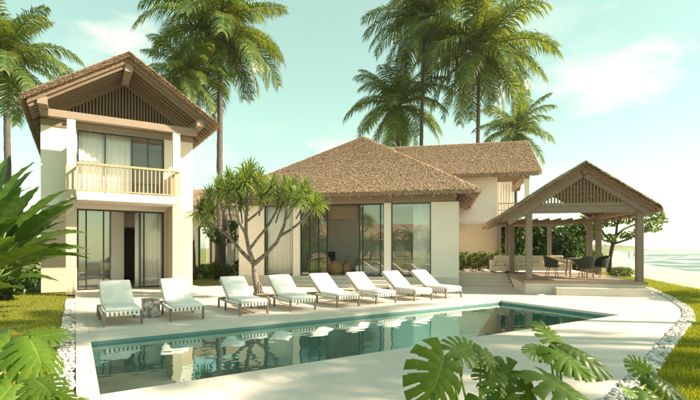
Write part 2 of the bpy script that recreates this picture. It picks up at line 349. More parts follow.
# ------------------------------------------------------------------ builders
def tag(o, label=None, cat=None, group=None, kind=None):
    if label: o['label'] = label
    if cat: o['category'] = cat
    if group: o['group'] = group
    if kind: o['kind'] = kind
    return o
def empty(name, loc=(0, 0, 0), rz=0.0):
    o = bpy.data.objects.new(name, None); COL.objects.link(o)
    o.location = loc; o.rotation_euler = (0, 0, rz); o.empty_display_size = 0.2
    return o
def link(name, me, mat, parent=None, loc=(0, 0, 0), rot=(0, 0, 0), scale=(1, 1, 1)):
    if mat and not me.materials: me.materials.append(MATS[mat] if isinstance(mat, str) else mat)
    o = bpy.data.objects.new(name, me); COL.objects.link(o)
    o.location = loc; o.rotation_euler = rot; o.scale = scale
    if parent: o.parent = parent
    return o
class MB:
    def __init__(s): s.v = []; s.f = []
    def add(s, vs, fs):
        k = len(s.v); s.v += [tuple(p) for p in vs]; s.f += [tuple(i + k for i in f) for f in fs]; return s
    def box(s, x0, x1, y0, y1, z0, z1):
        return s.add([(x0, y0, z0), (x1, y0, z0), (x1, y1, z0), (x0, y1, z0), (x0, y0, z1), (x1, y0, z1), (x1, y1, z1), (x0, y1, z1)],
                     [(0, 3, 2, 1), (4, 5, 6, 7), (0, 1, 5, 4), (1, 2, 6, 5), (2, 3, 7, 6), (3, 0, 4, 7)])
    def bar(s, p, q, w, h, up=(0, 0, 1)):
        p, q = Vector(p), Vector(q); d = (q - p).normalized(); u = Vector(up)
        a = d.cross(u)
        if a.length < 1e-4: a = d.cross(Vector((1, 0, 0)))
        a.normalize(); b = a.cross(d); a = a * (w / 2); b = b * (h / 2)
        return s.add([p - a - b, p + a - b, p + a + b, p - a + b, q - a - b, q + a - b, q + a + b, q - a + b],
                     [(0, 1, 2, 3), (7, 6, 5, 4), (0, 4, 5, 1), (1, 5, 6, 2), (2, 6, 7, 3), (3, 7, 4, 0)])
    def tube(s, pts, rad, seg=8, cap=True):
        pts = [Vector(p) for p in pts]; n = len(pts)
        if not hasattr(rad, '__len__'): rad = [rad] * n
        k = len(s.v); ref = Vector((0.31, 0.95, 0.07))
        for i, p in enumerate(pts):
            d = (pts[min(i + 1, n - 1)] - pts[max(i - 1, 0)]).normalized()
            a = d.cross(ref); a.normalize(); b = d.cross(a)
            for j in range(seg):
                t = 2 * math.pi * j / seg
                s.v.append(tuple(p + (a * math.cos(t) + b * math.sin(t)) * rad[i]))
        for i in range(n - 1):
            for j in range(seg):
                j2 = (j + 1) % seg
                s.f.append((k + i * seg + j, k + i * seg + j2, k + (i + 1) * seg + j2, k + (i + 1) * seg + j))
        if cap:
            s.f.append(tuple(k + j for j in range(seg))[::-1]); s.f.append(tuple(k + (n - 1) * seg + j for j in range(seg)))
        return s
    def lathe(s, prof, seg=20, c=(0, 0, 0)):
        k = len(s.v)
        for r, z in prof:
            for j in range(seg):
                t = 2 * math.pi * j / seg; s.v.append((c[0] + r * math.cos(t), c[1] + r * math.sin(t), c[2] + z))
        for i in range(len(prof) - 1):
            for j in range(seg):
                j2 = (j + 1) % seg
                s.f.append((k + i * seg + j, k + i * seg + j2, k + (i + 1) * seg + j2, k + (i + 1) * seg + j))
        s.f.append(tuple(k + j for j in range(seg))[::-1]); s.f.append(tuple(k + (len(prof) - 1) * seg + j for j in range(seg)))
        return s
    def mesh(s, name, smooth=False, bevel=0.0):
        me = bpy.data.meshes.new(name); me.from_pydata(s.v, [], s.f)
        if bevel:
            bm = bmesh.new(); bm.from_mesh(me)
            bmesh.ops.bevel(bm, geom=bm.edges[:], offset=bevel, segments=2, affect='EDGES', profile=0.6)
            bm.to_mesh(me); bm.free()
        if smooth: me.polygons.foreach_set('use_smooth', [True] * len(me.polygons))
        me.update(); return me
    def build(s, name, mat, parent=None, smooth=False, bevel=0.0, loc=(0, 0, 0), rot=(0, 0, 0)):
        return link(name, s.mesh(name, smooth, bevel), mat, parent, loc, rot)
def npmesh(name, V, F, smooth=False):
    """V (n,3) float, F (m,k) int; fast mesh"""
    V = np.asarray(V, np.float32).reshape(-1, 3); F = np.asarray(F, np.int32)
    me = bpy.data.meshes.new(name); m, k = F.shape
    me.vertices.add(len(V)); me.vertices.foreach_set('co', V.ravel())
    me.loops.add(m * k); me.loops.foreach_set('vertex_index', F.ravel())
    me.polygons.add(m); me.polygons.foreach_set('loop_start', np.arange(0, m * k, k, dtype=np.int32))
    me.polygons.foreach_set('loop_total', np.full(m, k, np.int32))
    me.update(calc_edges=True)
    if smooth: me.polygons.foreach_set('use_smooth', np.ones(m, bool))
    return me
def poly_sheet(name, mat, rings, z, parent=None):
    rings3 = [[Vector((x, y, 0)) for x, y in r] for r in rings]
    tris = tessellate_polygon(rings3)
    flat = [p for r in rings for p in r]
    fs = []
    for a, b, c in tris:
        (ax, ay), (bx, by), (cx, cy) = flat[a], flat[b], flat[c]
        if (bx - ax) * (cy - ay) - (by - ay) * (cx - ax) < 0: a, b, c = a, c, b
        fs.append((a, b, c))
    zz = z if callable(z) else (lambda x, y: z)
    me = bpy.data.meshes.new(name); me.from_pydata([(x, y, zz(x, y)) for x, y in flat], [], fs)
    return link(name, me, mat, parent)
rng = np.random.default_rng(7)
random.seed(7)

def px(x, y, D):
    """point seen at photo pixel (x, y), D metres ahead of the camera plane"""
    return Vector(((x - 350) / F_PX * D, D, CAM_H + (HOR - y) / F_PX * D))

# ------------------------------------------------------------------ plan: two grids, one at 32 deg (pool, left villa), one at -12 deg
A1, A2 = R(32), R(-12)
u1 = Vector((math.cos(A1), math.sin(A1))); b1 = Vector((-math.sin(A1), math.cos(A1)))
PN = Vector((-2.73, 4.82)); PL, PW = 10.85, 3.5                      # pool near-left corner, length, width
def pf(s, t): p = PN + u1 * s + b1 * t; return (p.x, p.y)

# garden edge (lawn meets sand) and shoreline as functions of y
GE = [(-60, 3), (-20, 8), (0, 10.6), (8, 12.0), (17.2, 13.65), (23.5, 15.8), (28.5, 16.9), (40, 23.5), (60, 35.5), (120, 70), (250, 148), (600, 360), (900, 560)]
SH = [(-60, 24), (-20, 27), (0, 29), (17, 30.5), (28, 32), (45, 36), (69, 46.5), (109, 69), (180, 111), (280, 171), (450, 282), (600, 390), (900, 592)]
def interp(tab, y):
    return float(np.interp(y, [a for a, _ in tab], [b for _, b in tab]))
SEA_Z = -1.0

# lawn sheet with a hole for the pool
outer = [(-900, -60)] + [(x, y) for y, x in GE] + [(-900, 900)]
hole = [pf(-0.12, -0.12), pf(PL + 0.12, -0.12), pf(PL + 0.12, PW + 0.12), pf(-0.12, PW + 0.12)]
tag(poly_sheet('lawn', 'soil', [outer, hole], -0.04), 'mown green lawn round the pool deck', kind='structure')
# beach: rows from the garden edge down to below the sea
ys = list(np.concatenate([np.linspace(-60, 60, 41), np.geomspace(64, 900, 30)]))
V, Fc = [], []
fr = [-0.03, 0.0, 0.05, 0.15, 0.35, 0.6, 0.8, 1.0, 1.25, 1.8]
for y in ys:
    e, s_ = interp(GE, y), interp(SH, y)
    for f in fr:
        z = -0.10 if f <= 0 else (-0.06 - 0.94 * f if f <= 1 else -1.0 - (f - 1) * 1.5)
        z += 0.04 * math.sin(y * 0.9 + f * 7) * (0 < f < 0.9)
        V.append((e + (s_ - e) * f, y, z))
for i in range(len(ys) - 1):
    for j in range(len(fr) - 1):
        a = i * len(fr) + j; Fc.append((a, a + 1, a + len(fr) + 1, a + len(fr)))
me = bpy.data.meshes.new('beach'); me.from_pydata(V, [], Fc)
tag(link('beach', me, 'sand'), 'pale sand beach between the lawn and the sea', kind='structure')
# sea: sheet with real swell close in
xs = np.concatenate([np.linspace(18, 160, 90), np.geomspace(170, 14000, 30)])
yy = np.concatenate([np.linspace(-60, 260, 150), np.geomspace(270, 14000, 40)])
X, Y = np.meshgrid(xs, yy, indexing='xy')
c_, s_ = math.cos(R(-32)), math.sin(R(-32))
q = X * c_ + Y * s_
fade = np.clip(1 - (X + Y) / 900, 0, 1)
Z = SEA_Z + fade * (0.10 * np.sin(q * 0.55 + 1.3 * np.sin(Y * 0.05)) + 0.05 * np.sin(q * 1.3 + Y * 0.11 + 2))
V = np.stack([X, Y, Z], -1).reshape(-1, 3)
nx, ny = len(xs), len(yy)
ii, jj = np.meshgrid(np.arange(ny - 1), np.arange(nx - 1), indexing='ij')
a = (ii * nx + jj).ravel(); Fq = np.stack([a, a + 1, a + nx + 1, a + nx], -1)
tag(link('sea', npmesh('sea', V, Fq, True), 'sea_water'), 'green sea with lines of white surf rolling onto the beach', kind='structure')

# pool deck: one base sheet, paving slabs on it
deck_right = [(2.0, 4.2), (2.8, 4.8), (3.9, 6.0), (5.03, 7.27), (6.73, 9.16), (7.5, 10.0), (8.15, 10.85), (8.85, 11.85), (9.45, 12.95), (10.2, 14.3), (10.85, 15.7), (11.4, 16.8), (11.8, 17.7)]
L0 = Vector((-3.06, 4.93))
deck_poly = [tuple(L0 - b1 * 1.3), (-1.0, 3.55), (0.8, 3.75)] + deck_right + [(12.3, 19.2), (10, 21.2), (-4.0, 21.2), (-5.1, 18.9), (-6.2, 18.3), (-8.0, 20.5), tuple(L0 + b1 * 16)]
prect = [pf(0, 0), pf(PL, 0), pf(PL, PW), pf(0, PW)]
deck = tag(poly_sheet('pool_deck', 'deck_joint', [deck_poly, prect], -0.012), 'cream stone pool deck with curved edge', kind='structure')
def clip_rect(poly, s0, s1, t0, t1):
    P = [((Vector(p) - PN).dot(u1), (Vector(p) - PN).dot(b1)) for p in poly]
    for ax, val, sg in ((0, s0, 1), (0, s1, -1), (1, t0, 1), (1, t1, -1)):
        Q = []
        for i in range(len(P)):
            a, b = P[i - 1], P[i]
            da, db = (a[ax] - val) * sg, (b[ax] - val) * sg
            if da * db < 0:
                k = da / (da - db); Q.append((a[0] + (b[0] - a[0]) * k, a[1] + (b[1] - a[1]) * k))
            if db >= 0: Q.append(b)
        P = Q
        if len(P) < 3: return []
    return P
G = 0.0022
sl = [-8.5, -6.2, -4.0, -1.9, -0.27 - 0.001, 0.0] + [PL * k / 5 for k in range(1, 6)] + [PL + 2.2 * k for k in range(1, 5)]
tl = [-6.2, -4.2, -2.1, 0.0, PW / 2, PW] + [PW + 2.1 * k for k in range(1, 9)]
for i in range(len(sl) - 1):
    for j in range(len(tl) - 1):
        if sl[i] >= 0 and sl[i + 1] <= PL + 1e-6 and tl[j] >= 0 and tl[j + 1] <= PW + 1e-6: continue
        P = clip_rect(deck_poly, sl[i] + G, sl[i + 1] - G, tl[j] + G, tl[j + 1] - G)
        ar = abs(sum(P[k - 1][0] * P[k][1] - P[k][0] * P[k - 1][1] for k in range(len(P)))) / 2 if P else 0
        if ar < 0.02: continue
        W3 = [pf(*p) for p in P]; n = len(W3)
        vs = [(x, y, -0.06) for x, y in W3] + [(x, y, 0.0) for x, y in W3]
        fs = [tuple(range(n, 2 * n)), tuple(range(n))[::-1]] + [(k, (k + 1) % n, n + (k + 1) % n, n + k) for k in range(n)]
        MB().add(vs, fs).build('paving_slab', 'deck_stone', deck)

# pool
pool = empty('swimming_pool', (PN.x, PN.y, 0), A1)
tag(pool, 'long rectangular swimming pool of still green water set in the deck', 'pool')
PD = -1.25
MB().add([(0, 0, PD), (PL, 0, PD), (PL, PW, PD), (0, PW, PD)], [(0, 1, 2, 3)]).build('pool_floor', 'pool_floor', pool)
wl = MB()
e_ = 0.1
wl.box(-e_, 0, -e_, PW + e_, PD, -0.062); wl.box(PL, PL + e_, -e_, PW + e_, PD, -0.062)
wl.box(0, PL, -e_, 0, PD, -0.062); wl.box(0, PL, PW, PW + e_, PD, -0.062)
wl.build('tiled_wall', 'pool_tile', pool)
MB().add([(0.001, 0.001, -0.11), (PL - 0.001, 0.001, -0.11), (PL - 0.001, PW - 0.001, -0.11), (0.001, PW - 0.001, -0.11)], [(0, 1, 2, 3)]).build('water_surface', 'pool_water', pool)

# pebbles along both deck edges
def blob(n=8):
    v = []; f = []
    bm = bmesh.new(); bmesh.ops.create_icosphere(bm, subdivisions=1, radius=1)
    v = np.array([list(q.co) for q in bm.verts]); f = np.array([[q.index for q in t.verts] for t in bm.faces]); bm.free()
    return v, f
BV, BF = blob()
def pebbles(name, pts, sizes, label):
    Vs, Fs = [], []
    for k, (p, s) in enumerate(zip(pts, sizes)):
        a = rng.uniform(0, 6.28); sc = s * rng.uniform(0.7, 1.3, 3) * np.array([1, 1, 0.65])
        v = BV * (1 + 0.25 * (rng.random((len(BV), 1)) - 0.5)) * sc
        v = np.stack([v[:, 0] * math.cos(a) - v[:, 1] * math.sin(a), v[:, 0] * math.sin(a) + v[:, 1] * math.cos(a), v[:, 2]], -1)
        Vs.append(v + np.array(p)); Fs.append(BF + k * len(BV))
    o = link(name, npmesh(name, np.concatenate(Vs), np.concatenate(Fs), True), 'pebble')
    return tag(o, label, 'pebbles', kind='stuff')
pts, sz = [], []
Ld = Vector((-b1.y, b1.x)) * 1.0
nleft = 2600
for k in range(nleft):
    d = rng.uniform(-1.3, 10.6); o_ = rng.uniform(0.02, 0.24)
    p = L0 + b1 * d - u1 * o_
    pts.append((p.x, p.y, rng.uniform(-0.03, 0.012))); sz.append(rng.uniform(0.014, 0.034))
pebbles('pebbles', pts, sz, 'strip of white pebbles between the left lawn and the pool deck')
pts, sz = [], []
dr = [Vector(p) for p in [(-2.2, 3.45), (-1.0, 3.42), (0.8, 3.62)] + deck_right]
seg = [(dr[i], dr[i + 1]) for i in range(len(dr) - 1)]
ln = np.array([(b - a).length for a, b in seg]); cum = np.cumsum(ln) / ln.sum()
for k in range(6500):
    i = int(np.searchsorted(cum, rng.random())); i = min(i, len(seg) - 1)
    a, b = seg[i]; d = (b - a).normalized(); nrm = Vector((d.y, -d.x))
    t_ = rng.random(); p = a.lerp(b, t_) + nrm * rng.uniform(0.02, 0.24)
    pts.append((p.x, p.y, rng.uniform(-0.03, 0.02))); sz.append(rng.uniform(0.014, 0.04))
pebbles('pebbles', pts, sz, 'curved strip of white pebbles between the pool deck and the right lawn')

# grass blades (uncountable)
def grass(name, P, hgt, wid, label):
    n = len(P); ang = rng.uniform(0, 6.28, n); ln_ = hgt * rng.uniform(0.6, 1.35, n); wd = wid * rng.uniform(0.7, 1.3, n)
    tilt = rng.uniform(0.1, 0.75, n); ta = rng.uniform(0, 6.28, n)
    dx, dy = np.cos(ang) * wd, np.sin(ang) * wd
    base = np.column_stack([P, np.full(n, -0.042)])
    v0 = base + np.column_stack([dx, dy, np.zeros(n)]); v1 = base - np.column_stack([dx, dy, np.zeros(n)])
    v2 = base + np.column_stack([np.cos(ta) * np.sin(tilt) * ln_, np.sin(ta) * np.sin(tilt) * ln_, np.cos(tilt) * ln_])
    V = np.stack([v0, v1, v2], 1).reshape(-1, 3)
    return tag(link(name, npmesh(name, V, np.arange(3 * n).reshape(-1, 3)), 'grass_blade'), label, 'grass', kind='stuff')
def band(n, D0, D1, inside):
    out_ = []
    while sum(len(o) for o in out_) < n:
        D = np.sqrt(rng.uniform(D0 ** 2, D1 ** 2, n)); k = rng.uniform(-1.0, 1.05, n); X = k * D
        P = np.column_stack([X, D]); P = P[inside(P)]
        out_.append(P)
    return np.concatenate(out_)[:n]
def left_in(P):
    r = P - np.array(L0); s = r @ np.array(u1)
    return (s < -0.22) & (P[:, 0] > -13) & ~((P[:, 1] - 15.5 > (P[:, 0] + 11) * 0.62) & (P[:, 0] > -11.4))
drx = np.array([p[0] for p in deck_right]); dry = np.array([p[1] for p in deck_right])
ge_y = np.array([a for a, _ in GE]); ge_x = np.array([b for _, b in GE])
def right_in(P):
    xe = np.interp(P[:, 1], dry, drx)
    dn = 0.32 + 0.0 * xe
    return (P[:, 0] > xe + dn) & (P[:, 0] < np.interp(P[:, 1], ge_y, ge_x) + rng.normal(0, 0.12, len(P)))
lg = np.concatenate([band(34000, 3.2, 8, left_in), band(26000, 8, 17, left_in)])
grass('grass', lg, 0.06, 0.006, 'short sunlit grass of the lawn beside the two-storey villa')
rg = np.concatenate([band(40000, 4.0, 9, right_in), band(40000, 9, 18, right_in), band(22000, 18, 30, right_in)])
grass('grass', rg, 0.065, 0.008, 'short grass of the lawn between the curved pebble strip and the beach')
def near_in(P):
    return (P[:, 1] < np.interp(P[:, 0], [-3, -2.2, -1, 0.8, 2.0, 2.8], [3.2, 3.2, 3.15, 3.35, 3.85, 4.5])) & (np.abs(P[:, 0]) < 3.4)
ng = np.column_stack([rng.uniform(-3.4, 3.4, 26000), rng.uniform(0.6, 4.5, 26000)]); ng = ng[near_in(ng)]
grass('grass', ng, 0.06, 0.006, 'short grass of the planted bed under the monstera plants')

# ------------------------------------------------------------------ thatch roofs
def tufts(faces, density, length=0.17, width=0.0075, lift=0.035):
    """straw tufts lying on roof planes; faces = list of (corner list, down-slope vector)"""
    Vs = []
    for cs, down in faces:
        cs = [Vector(c) for c in cs]; down = Vector(down).normalized()
        nrm = (cs[1] - cs[0]).cross(cs[2] - cs[0]).normalized()
        if nrm.z < 0: nrm = -nrm
        side = nrm.cross(down).normalized()
        for t in range(1, len(cs) - 1):
            a, b, c = np.array(cs[0]), np.array(cs[t]), np.array(cs[t + 1])
            ar = np.linalg.norm(np.cross(b - a, c - a)) / 2; n = int(ar * density)
            r1, r2 = np.sqrt(rng.random(n)), rng.random(n)
            p = a + ((1 - r1)[:, None] * 0) + (b - a) * (r1 * (1 - r2))[:, None] + (c - a) * (r1 * r2)[:, None]
            d = np.array(down) + np.array(side) * rng.normal(0, 0.2, n)[:, None]
            sd = np.array(side)
            l = length * rng.uniform(0.5, 1.4, n)[:, None]; w_ = width * rng.uniform(0.6, 1.5, n)[:, None]
            up = np.array(nrm) * (lift * rng.uniform(0.3, 1.8, n))[:, None]
            p0 = p + np.array(nrm) * 0.004
            tip = p0 + d * l + up
            Vs.append(np.stack([p0 - sd * w_, p0 + sd * w_, tip + sd * w_ * 0.6, tip - sd * w_ * 0.6], 1).reshape(-1, 3))
    return np.concatenate(Vs)
def fringe(edges, n_per_m, drop=0.16, width=0.012, outv=None, depth=0.2):
    """straw ends along an eave or rake: edges = (p, q, outward vector, top-to-bottom vector)"""
    Vs = []
    for p, q, ov, dv in edges:
        p, q, ov, dv = (np.array(Vector(k)) for k in (p, q, ov, dv))
        L = np.linalg.norm(q - p); n = int(L * n_per_m); ax = (q - p) / L
        t = rng.random(n); h = rng.random(n)
        b = p + (q - p) * t[:, None] + dv * h[:, None] - ov * 0.01
        d = ov * rng.uniform(0.02, 0.075, n)[:, None] + dv / np.linalg.norm(dv) * (drop * rng.uniform(0.3, 1.0, n))[:, None] + ax * rng.normal(0, 0.03, n)[:, None]
        w_ = ax * (width * rng.uniform(0.6, 1.5, n))[:, None]
        Vs.append(np.stack([b - w_, b + w_, b + d + w_ * 0.5, b + d - w_ * 0.5], 1).reshape(-1, 3))
    return np.concatenate(Vs)
def straw(name, V, parent):
    n = len(V) // 4
    o = link(name, npmesh(name, V, np.arange(4 * n).reshape(-1, 4)), 'thatch_straw', parent)
    o['kind'] = 'stuff'; return o

def gable_roof(parent, xl, zl, xa, za, xr, zr, y0, y1, th, dens, fr_n=260, under='thatch_under'):
    """gable roof: ridge along local y; thatch body with stepped rake, tufts and fringe"""
    roof = MB()
    def prof(dz):  # six-point section
        return [(xl, zl + dz), (xa, za + dz), (xr, zr + dz)]
    t2 = th * 0.55
    for (ya, yb, d0, d1) in ((y0, y1, 0, -t2), ):
        a = [(x, ya, z) for x, z in prof(d0)] + [(x, ya, z) for x, z in prof(d1)]
        b = [(x, yb, z) for x, z in prof(d0)] + [(x, yb, z) for x, z in prof(d1)]
        roof.add(a + b, [(0, 1, 4, 3), (1, 2, 5, 4), (6, 9, 10, 7), (7, 10, 11, 8), (0, 6, 7, 1), (1, 7, 8, 2), (3, 4, 10, 9), (4, 5, 11, 10), (0, 3, 9, 6), (2, 8, 11, 5)])
    ro = roof.build('thatch_roof', 'thatch', parent)
    un = MB(); s = 0.14; k = (za - zl) / (xa - xl); k2 = (za - zr) / (xr - xa)
    d0, d1 = -t2 - 0.002, -th - 0.03
    ya, yb = y0 + 0.13, y1 - 0.13
    pr3 = [(xl + s, zl + s * k), (xa, za), (xr - s, zr + s * k2)]
    a = [(x, ya, z + d0) for x, z in pr3] + [(x, ya, z + d1) for x, z in pr3]
    b = [(x, yb, z + d0) for x, z in pr3] + [(x, yb, z + d1) for x, z in pr3]
    un.add(a + b, [(0, 1, 4, 3), (1, 2, 5, 4), (6, 9, 10, 7), (7, 10, 11, 8), (0, 6, 7, 1), (1, 7, 8, 2), (3, 4, 10, 9), (4, 5, 11, 10), (0, 3, 9, 6), (2, 8, 11, 5)])
    un.build('thatch_lining', under, ro)
    Lc = [(xl, y0, zl), (xa, y0, za), (xa, y1, za), (xl, y1, zl)]; Rc = [(xr, y0, zr), (xa, y0, za), (xa, y1, za), (xr, y1, zr)]
    V = tufts([(Lc, (xl - xa, 0, zl - za)), (Rc, (xr - xa, 0, zr - za))], dens)
    e = (0, 0, -t2)
    V2 = fringe([((xl, y0, zl), (xa, y0, za), (0, -1, 0), e), ((xa, y0, za), (xr, y0, zr), (0, -1, 0), e)], fr_n, 0.05, 0.014)
    V3 = fringe([((xl, y0, zl), (xl, y1, zl), (-1, 0, 0), e), ((xr, y0, zr), (xr, y1, zr), (1, 0, 0), e)], fr_n * 0.6, 0.14, 0.014)
    straw('straw_tufts', np.concatenate([V, V2, V3]), ro)
    return ro

def window_unit(parent, name, x0, x1, z0, z1, y, mull=(), fw=0.05, mat='dark_metal', d=0.06, glass='window_glass'):
    """framed glazing in the local x-z plane; each pane a sub-part"""
    fr_ = MB()
    fr_.box(x0, x1, y, y + d, z0, z0 + fw); fr_.box(x0, x1, y, y + d, z1 - fw, z1)
    xs_ = [x0 + fw / 2] + list(mull) + [x1 - fw / 2]
    for x in xs_: fr_.box(x - fw / 2, x + fw / 2, y - 0.004, y + d + 0.004, z0 + 0.002, z1 - 0.002)
    o = fr_.build(name, mat, parent)
    for a, b in zip(xs_[:-1], xs_[1:]):
        MB().box(a + fw / 2, b - fw / 2, y + d / 2 - 0.004, y + d / 2 + 0.004, z0 + fw, z1 - fw).build('pane', glass, o)
    return o
def curtain(parent_loc, rz, x0, x1, y, z0, z1, label, folds=9, amp=0.022, group=None):
    nx_, V, F_ = int(folds * 10), [], []
    for j, z in enumerate((z0, (z0 + z1) / 2, z1)):
        for i in range(nx_ + 1):
            t = i / nx_; V.append((x0 + (x1 - x0) * t, y + amp * math.sin(t * folds * 6.283 + 0.6 * math.sin(t * 9)) * (1.15 - 0.3 * j / 2), z))
    for j in range(2):
        for i in range(nx_): a = j * (nx_ + 1) + i; F_.append((a, a + 1, a + nx_ + 2, a + nx_ + 1))
    o = MB().add(V, F_).build('curtain', 'curtain', None, True, loc=parent_loc, rot=(0, 0, rz))
    sm = o.modifiers.new('thickness', 'SOLIDIFY'); sm.thickness = 0.004
    return tag(o, label, 'curtain', group)

# ------------------------------------------------------------------ left villa (two storeys, gable to the pool)
VA = Vector((-11.0, 15.7, 0))
lv = empty('two_storey_villa', VA, A1)
tag(lv, 'two-storey villa with thatched gable roof and balcony over glass doors', 'villa')
W_ = 5.2; DEP = 8.2; T = 0.25; ZS = 3.1; FL = 3.47; ZT = 6.2
def part(fn, name, mat, parent, **k):
    m = MB(); fn(m); return m.build(name, mat, parent, **k)
def f(m):
    m.box(0, 1.09, 0, T, 0, ZS); m.box(4.1, W_, 0, T, 0, ZS)
    m.box(0, T, T, DEP, 0, ZS); m.box(W_ - T, W_, T, DEP, 0, ZS); m.box(T, W_ - T, DEP - T, DEP, 0, ZS)
part(f, 'lower_wall', 'cladding', lv)
def f(m):
    p = 0.012
    m.box(-p, 1.09, -p, T, ZS + 0.002, ZT); m.box(4.1, W_ + p, -p, T, ZS + 0.002, ZT)
    m.box(1.09, 4.1, -p, T, 3.06, FL); m.box(1.09, 4.1, -p, T, 6.0, ZT)
    m.box(-p, T, T, DEP, ZS + 0.002, ZT); m.box(W_ - T, W_ + p, T, DEP, ZS + 0.002, ZT); m.box(T, W_ - T, DEP - T, DEP, ZS + 0.002, ZT)
part(f, 'upper_wall', 'white_render', lv)
part(lambda m: m.box(T, W_ - T, T, DEP - T, 3.12, FL - 0.01), 'floor_slab', 'interior_wall', lv)
part(lambda m: m.box(T, W_ - T, T, DEP - T, ZT - 0.12, ZT - 0.02), 'ceiling', 'interior_wall', lv)
part(lambda m: m.box(T, W_ - T, T * 0 + 0.02, DEP - T, 0.003, 0.03), 'floor', 'interior_floor', lv)
# inner partition: pale pier and dark doorway
part(lambda m: m.box(2.25, 2.75, 1.3, 1.5, 0.03, 3.1), 'inner_pier', 'white_render', lv)
def f(m):
    m.box(T, 2.25, 2.4, 2.55, 0.03, 3.1); m.box(3.6, W_ - T, 2.4, 2.55, 0.03, 3.1); m.box(2.25, 3.6, 2.4, 2.55, 2.5, 3.1)
part(f, 'inner_wall', 'interior_wall', lv)
part(lambda m: m.box(T, W_ - T, 3.0, 3.15, FL, ZT - 0.13), 'inner_wall', 'interior_wall', lv)
part(lambda m: m.box(0.76, 1.07, -1.3, -0.95, 0, 3.2), 'pier', 'cladding', lv, bevel=0.008)
part(lambda m: m.box(0.76, 1.07, -1.3, -0.014, 3.202, 4.43), 'fin_wall', 'cladding', lv, bevel=0.008)
part(lambda m: m.box(0.79, 1.04, -1.04, -0.014, 4.432, 5.3), 'fin_wall', 'white_render', lv)
part(lambda m: m.box(4.18, 4.5, -1.3, -0.014, 0, 4.43), 'pier', 'cladding', lv, bevel=0.008)
for x0, x1 in ((0.76, 1.07), (4.18, 4.5)):
    part(lambda m: m.box(x0 + 0.03, x1 - 0.03, -1.28, -1.05, 4.432, 6.02), 'column', 'white_render', lv, bevel=0.006)
part(lambda m: m.box(1.075, 4.175, -2.1, -0.014, 3.2, 3.47), 'balcony_slab', 'white_render', lv, bevel=0.008)
rail = part(lambda m: (m.box(1.075, 4.29, -2.12, -2.04, 4.37, 4.44), m.box(1.075, 1.14, -2.04, -1.32, 4.372, 4.438), m.box(4.225, 4.29, -2.04, -1.32, 4.372, 4.438),
             m.box(1.075, 4.175, -2.09, -2.05, 3.50, 3.55), ), 'balcony_railing', 'light_wood', lv, bevel=0.004)
bal = MB().box(-0.017, 0.017, -0.017, 0.017, 0, 0.818).mesh('baluster')
for k in range(25):
    link('baluster', bal, 'light_wood', rail, (1.11 + k * (3.15 / 24), -2.07, 3.551))
for xx in (1.11, 4.255):
    for k in range(5): link('baluster', bal, 'light_wood', rail, (xx if xx < 2 else 4.15, -1.95 + k * 0.13, 3.551))
d1 = window_unit(lv, 'sliding_door', 1.09, 2.2, 0.03, 3.05, 0.05, (1.38, 1.95), mat='dark_metal')
d1['label'] = 'closed sliding glass door panels'
window_unit(lv, 'sliding_door', 3.2, 4.1, 0.03, 3.05, 0.12, (3.36,), mat='dark_metal', glass='clear_glass')
part(lambda m: m.box(2.2, 3.2, 0.05, 0.11, 3.0, 3.05), 'door_head', 'dark_metal', lv)
part(lambda m: m.box(1.09, 4.1, 0.02, 0.2, 0.031, 0.036), 'door_track', 'dark_metal', lv)
window_unit(lv, 'balcony_window', 1.09, 4.1, FL, 6.0, 0.06, (2.0, 2.93, 3.5), mat='blue_metal', glass='clear_glass')
curtain(VA, A1, 1.15, 2.9, 0.2, FL + 0.02, 5.95, 'sheer cream curtain behind the balcony window of the two-storey villa', 9)
curtain(VA, A1, 3.05, 4.05, 0.28, 0.04, 3.03, 'sheer cream curtain behind the ground floor door of the two-storey villa', 6)
# timber: beams, purlins, rafters, ridge beam, gable slats
part(lambda m: m.box(0.26, 5.1, -1.3, -1.04, 6.022, 6.27), 'front_beam', 'beam_wood', lv, bevel=0.01)
part(lambda m: m.box(-0.02, W_ + 0.02, -0.05, 0.24, ZT + 0.002, ZT + 0.3), 'wall_plate', 'dark_wood', lv)
part(lambda m: m.box(0.0, W_, -0.06, -0.014, 5.99, ZT), 'lintel_board', 'beam_wood', lv)
for xc in (0.12, 5.12):
    part(lambda m: m.box(xc - 0.14, xc + 0.14, -1.75, DEP, 6.272, 6.53), 'purlin', 'beam_wood', lv, bevel=0.01)
XA, ZA = 2.65, 8.53; XL, ZL = -0.42, 6.49; XR, ZR = 5.72, 6.49
part(lambda m: m.box(XA - 0.13, XA + 0.13, -1.72, DEP, 7.86, 8.16), 'ridge_beam', 'beam_wood', lv, bevel=0.01)
gable_roof(lv, XL, ZL, XA, ZA, XR, ZR, -1.9, 8.8, 0.33, 90, 900)
kk = (ZA - ZL) / (XA - XL)
for y in [-1.62, -1.28, -0.94, -0.60, -0.28] + [0.6 + 0.8 * k for k in range(10)]:
    for sg in (-1, 1):
        x0, x1 = XA + sg * 2.9, XA + sg * 0.13
        part(lambda m: m.bar((x0, y, ZA - kk * 2.9 - 0.42), (x1, y, ZA - kk * 0.13 - 0.42), 0.10, 0.10), 'rafter', 'dark_wood', lv)
for sg in (-1, 1):
    part(lambda m: m.bar((XA + sg * 2.35, -0.12, ZA - kk * 2.35 - 0.52), (XA + sg * 0.02, -0.12, ZA - kk * 0.02 - 0.52), 0.10, 0.26), 'gable_board', 'dark_wood', lv)
slat = MB().box(-0.5, 0.5, -0.02, 0.02, 0, 1).mesh('slat')
for k in range(42):
    x = XA + (k - 20.5) * 0.108
    h = ZA - kk * abs(x - XA) - 0.50 - 6.5
    if h > 0.05: link('slat', slat, 'dark_wood', lv, (x, -0.03, 6.5), scale=(0.056, 1, h))
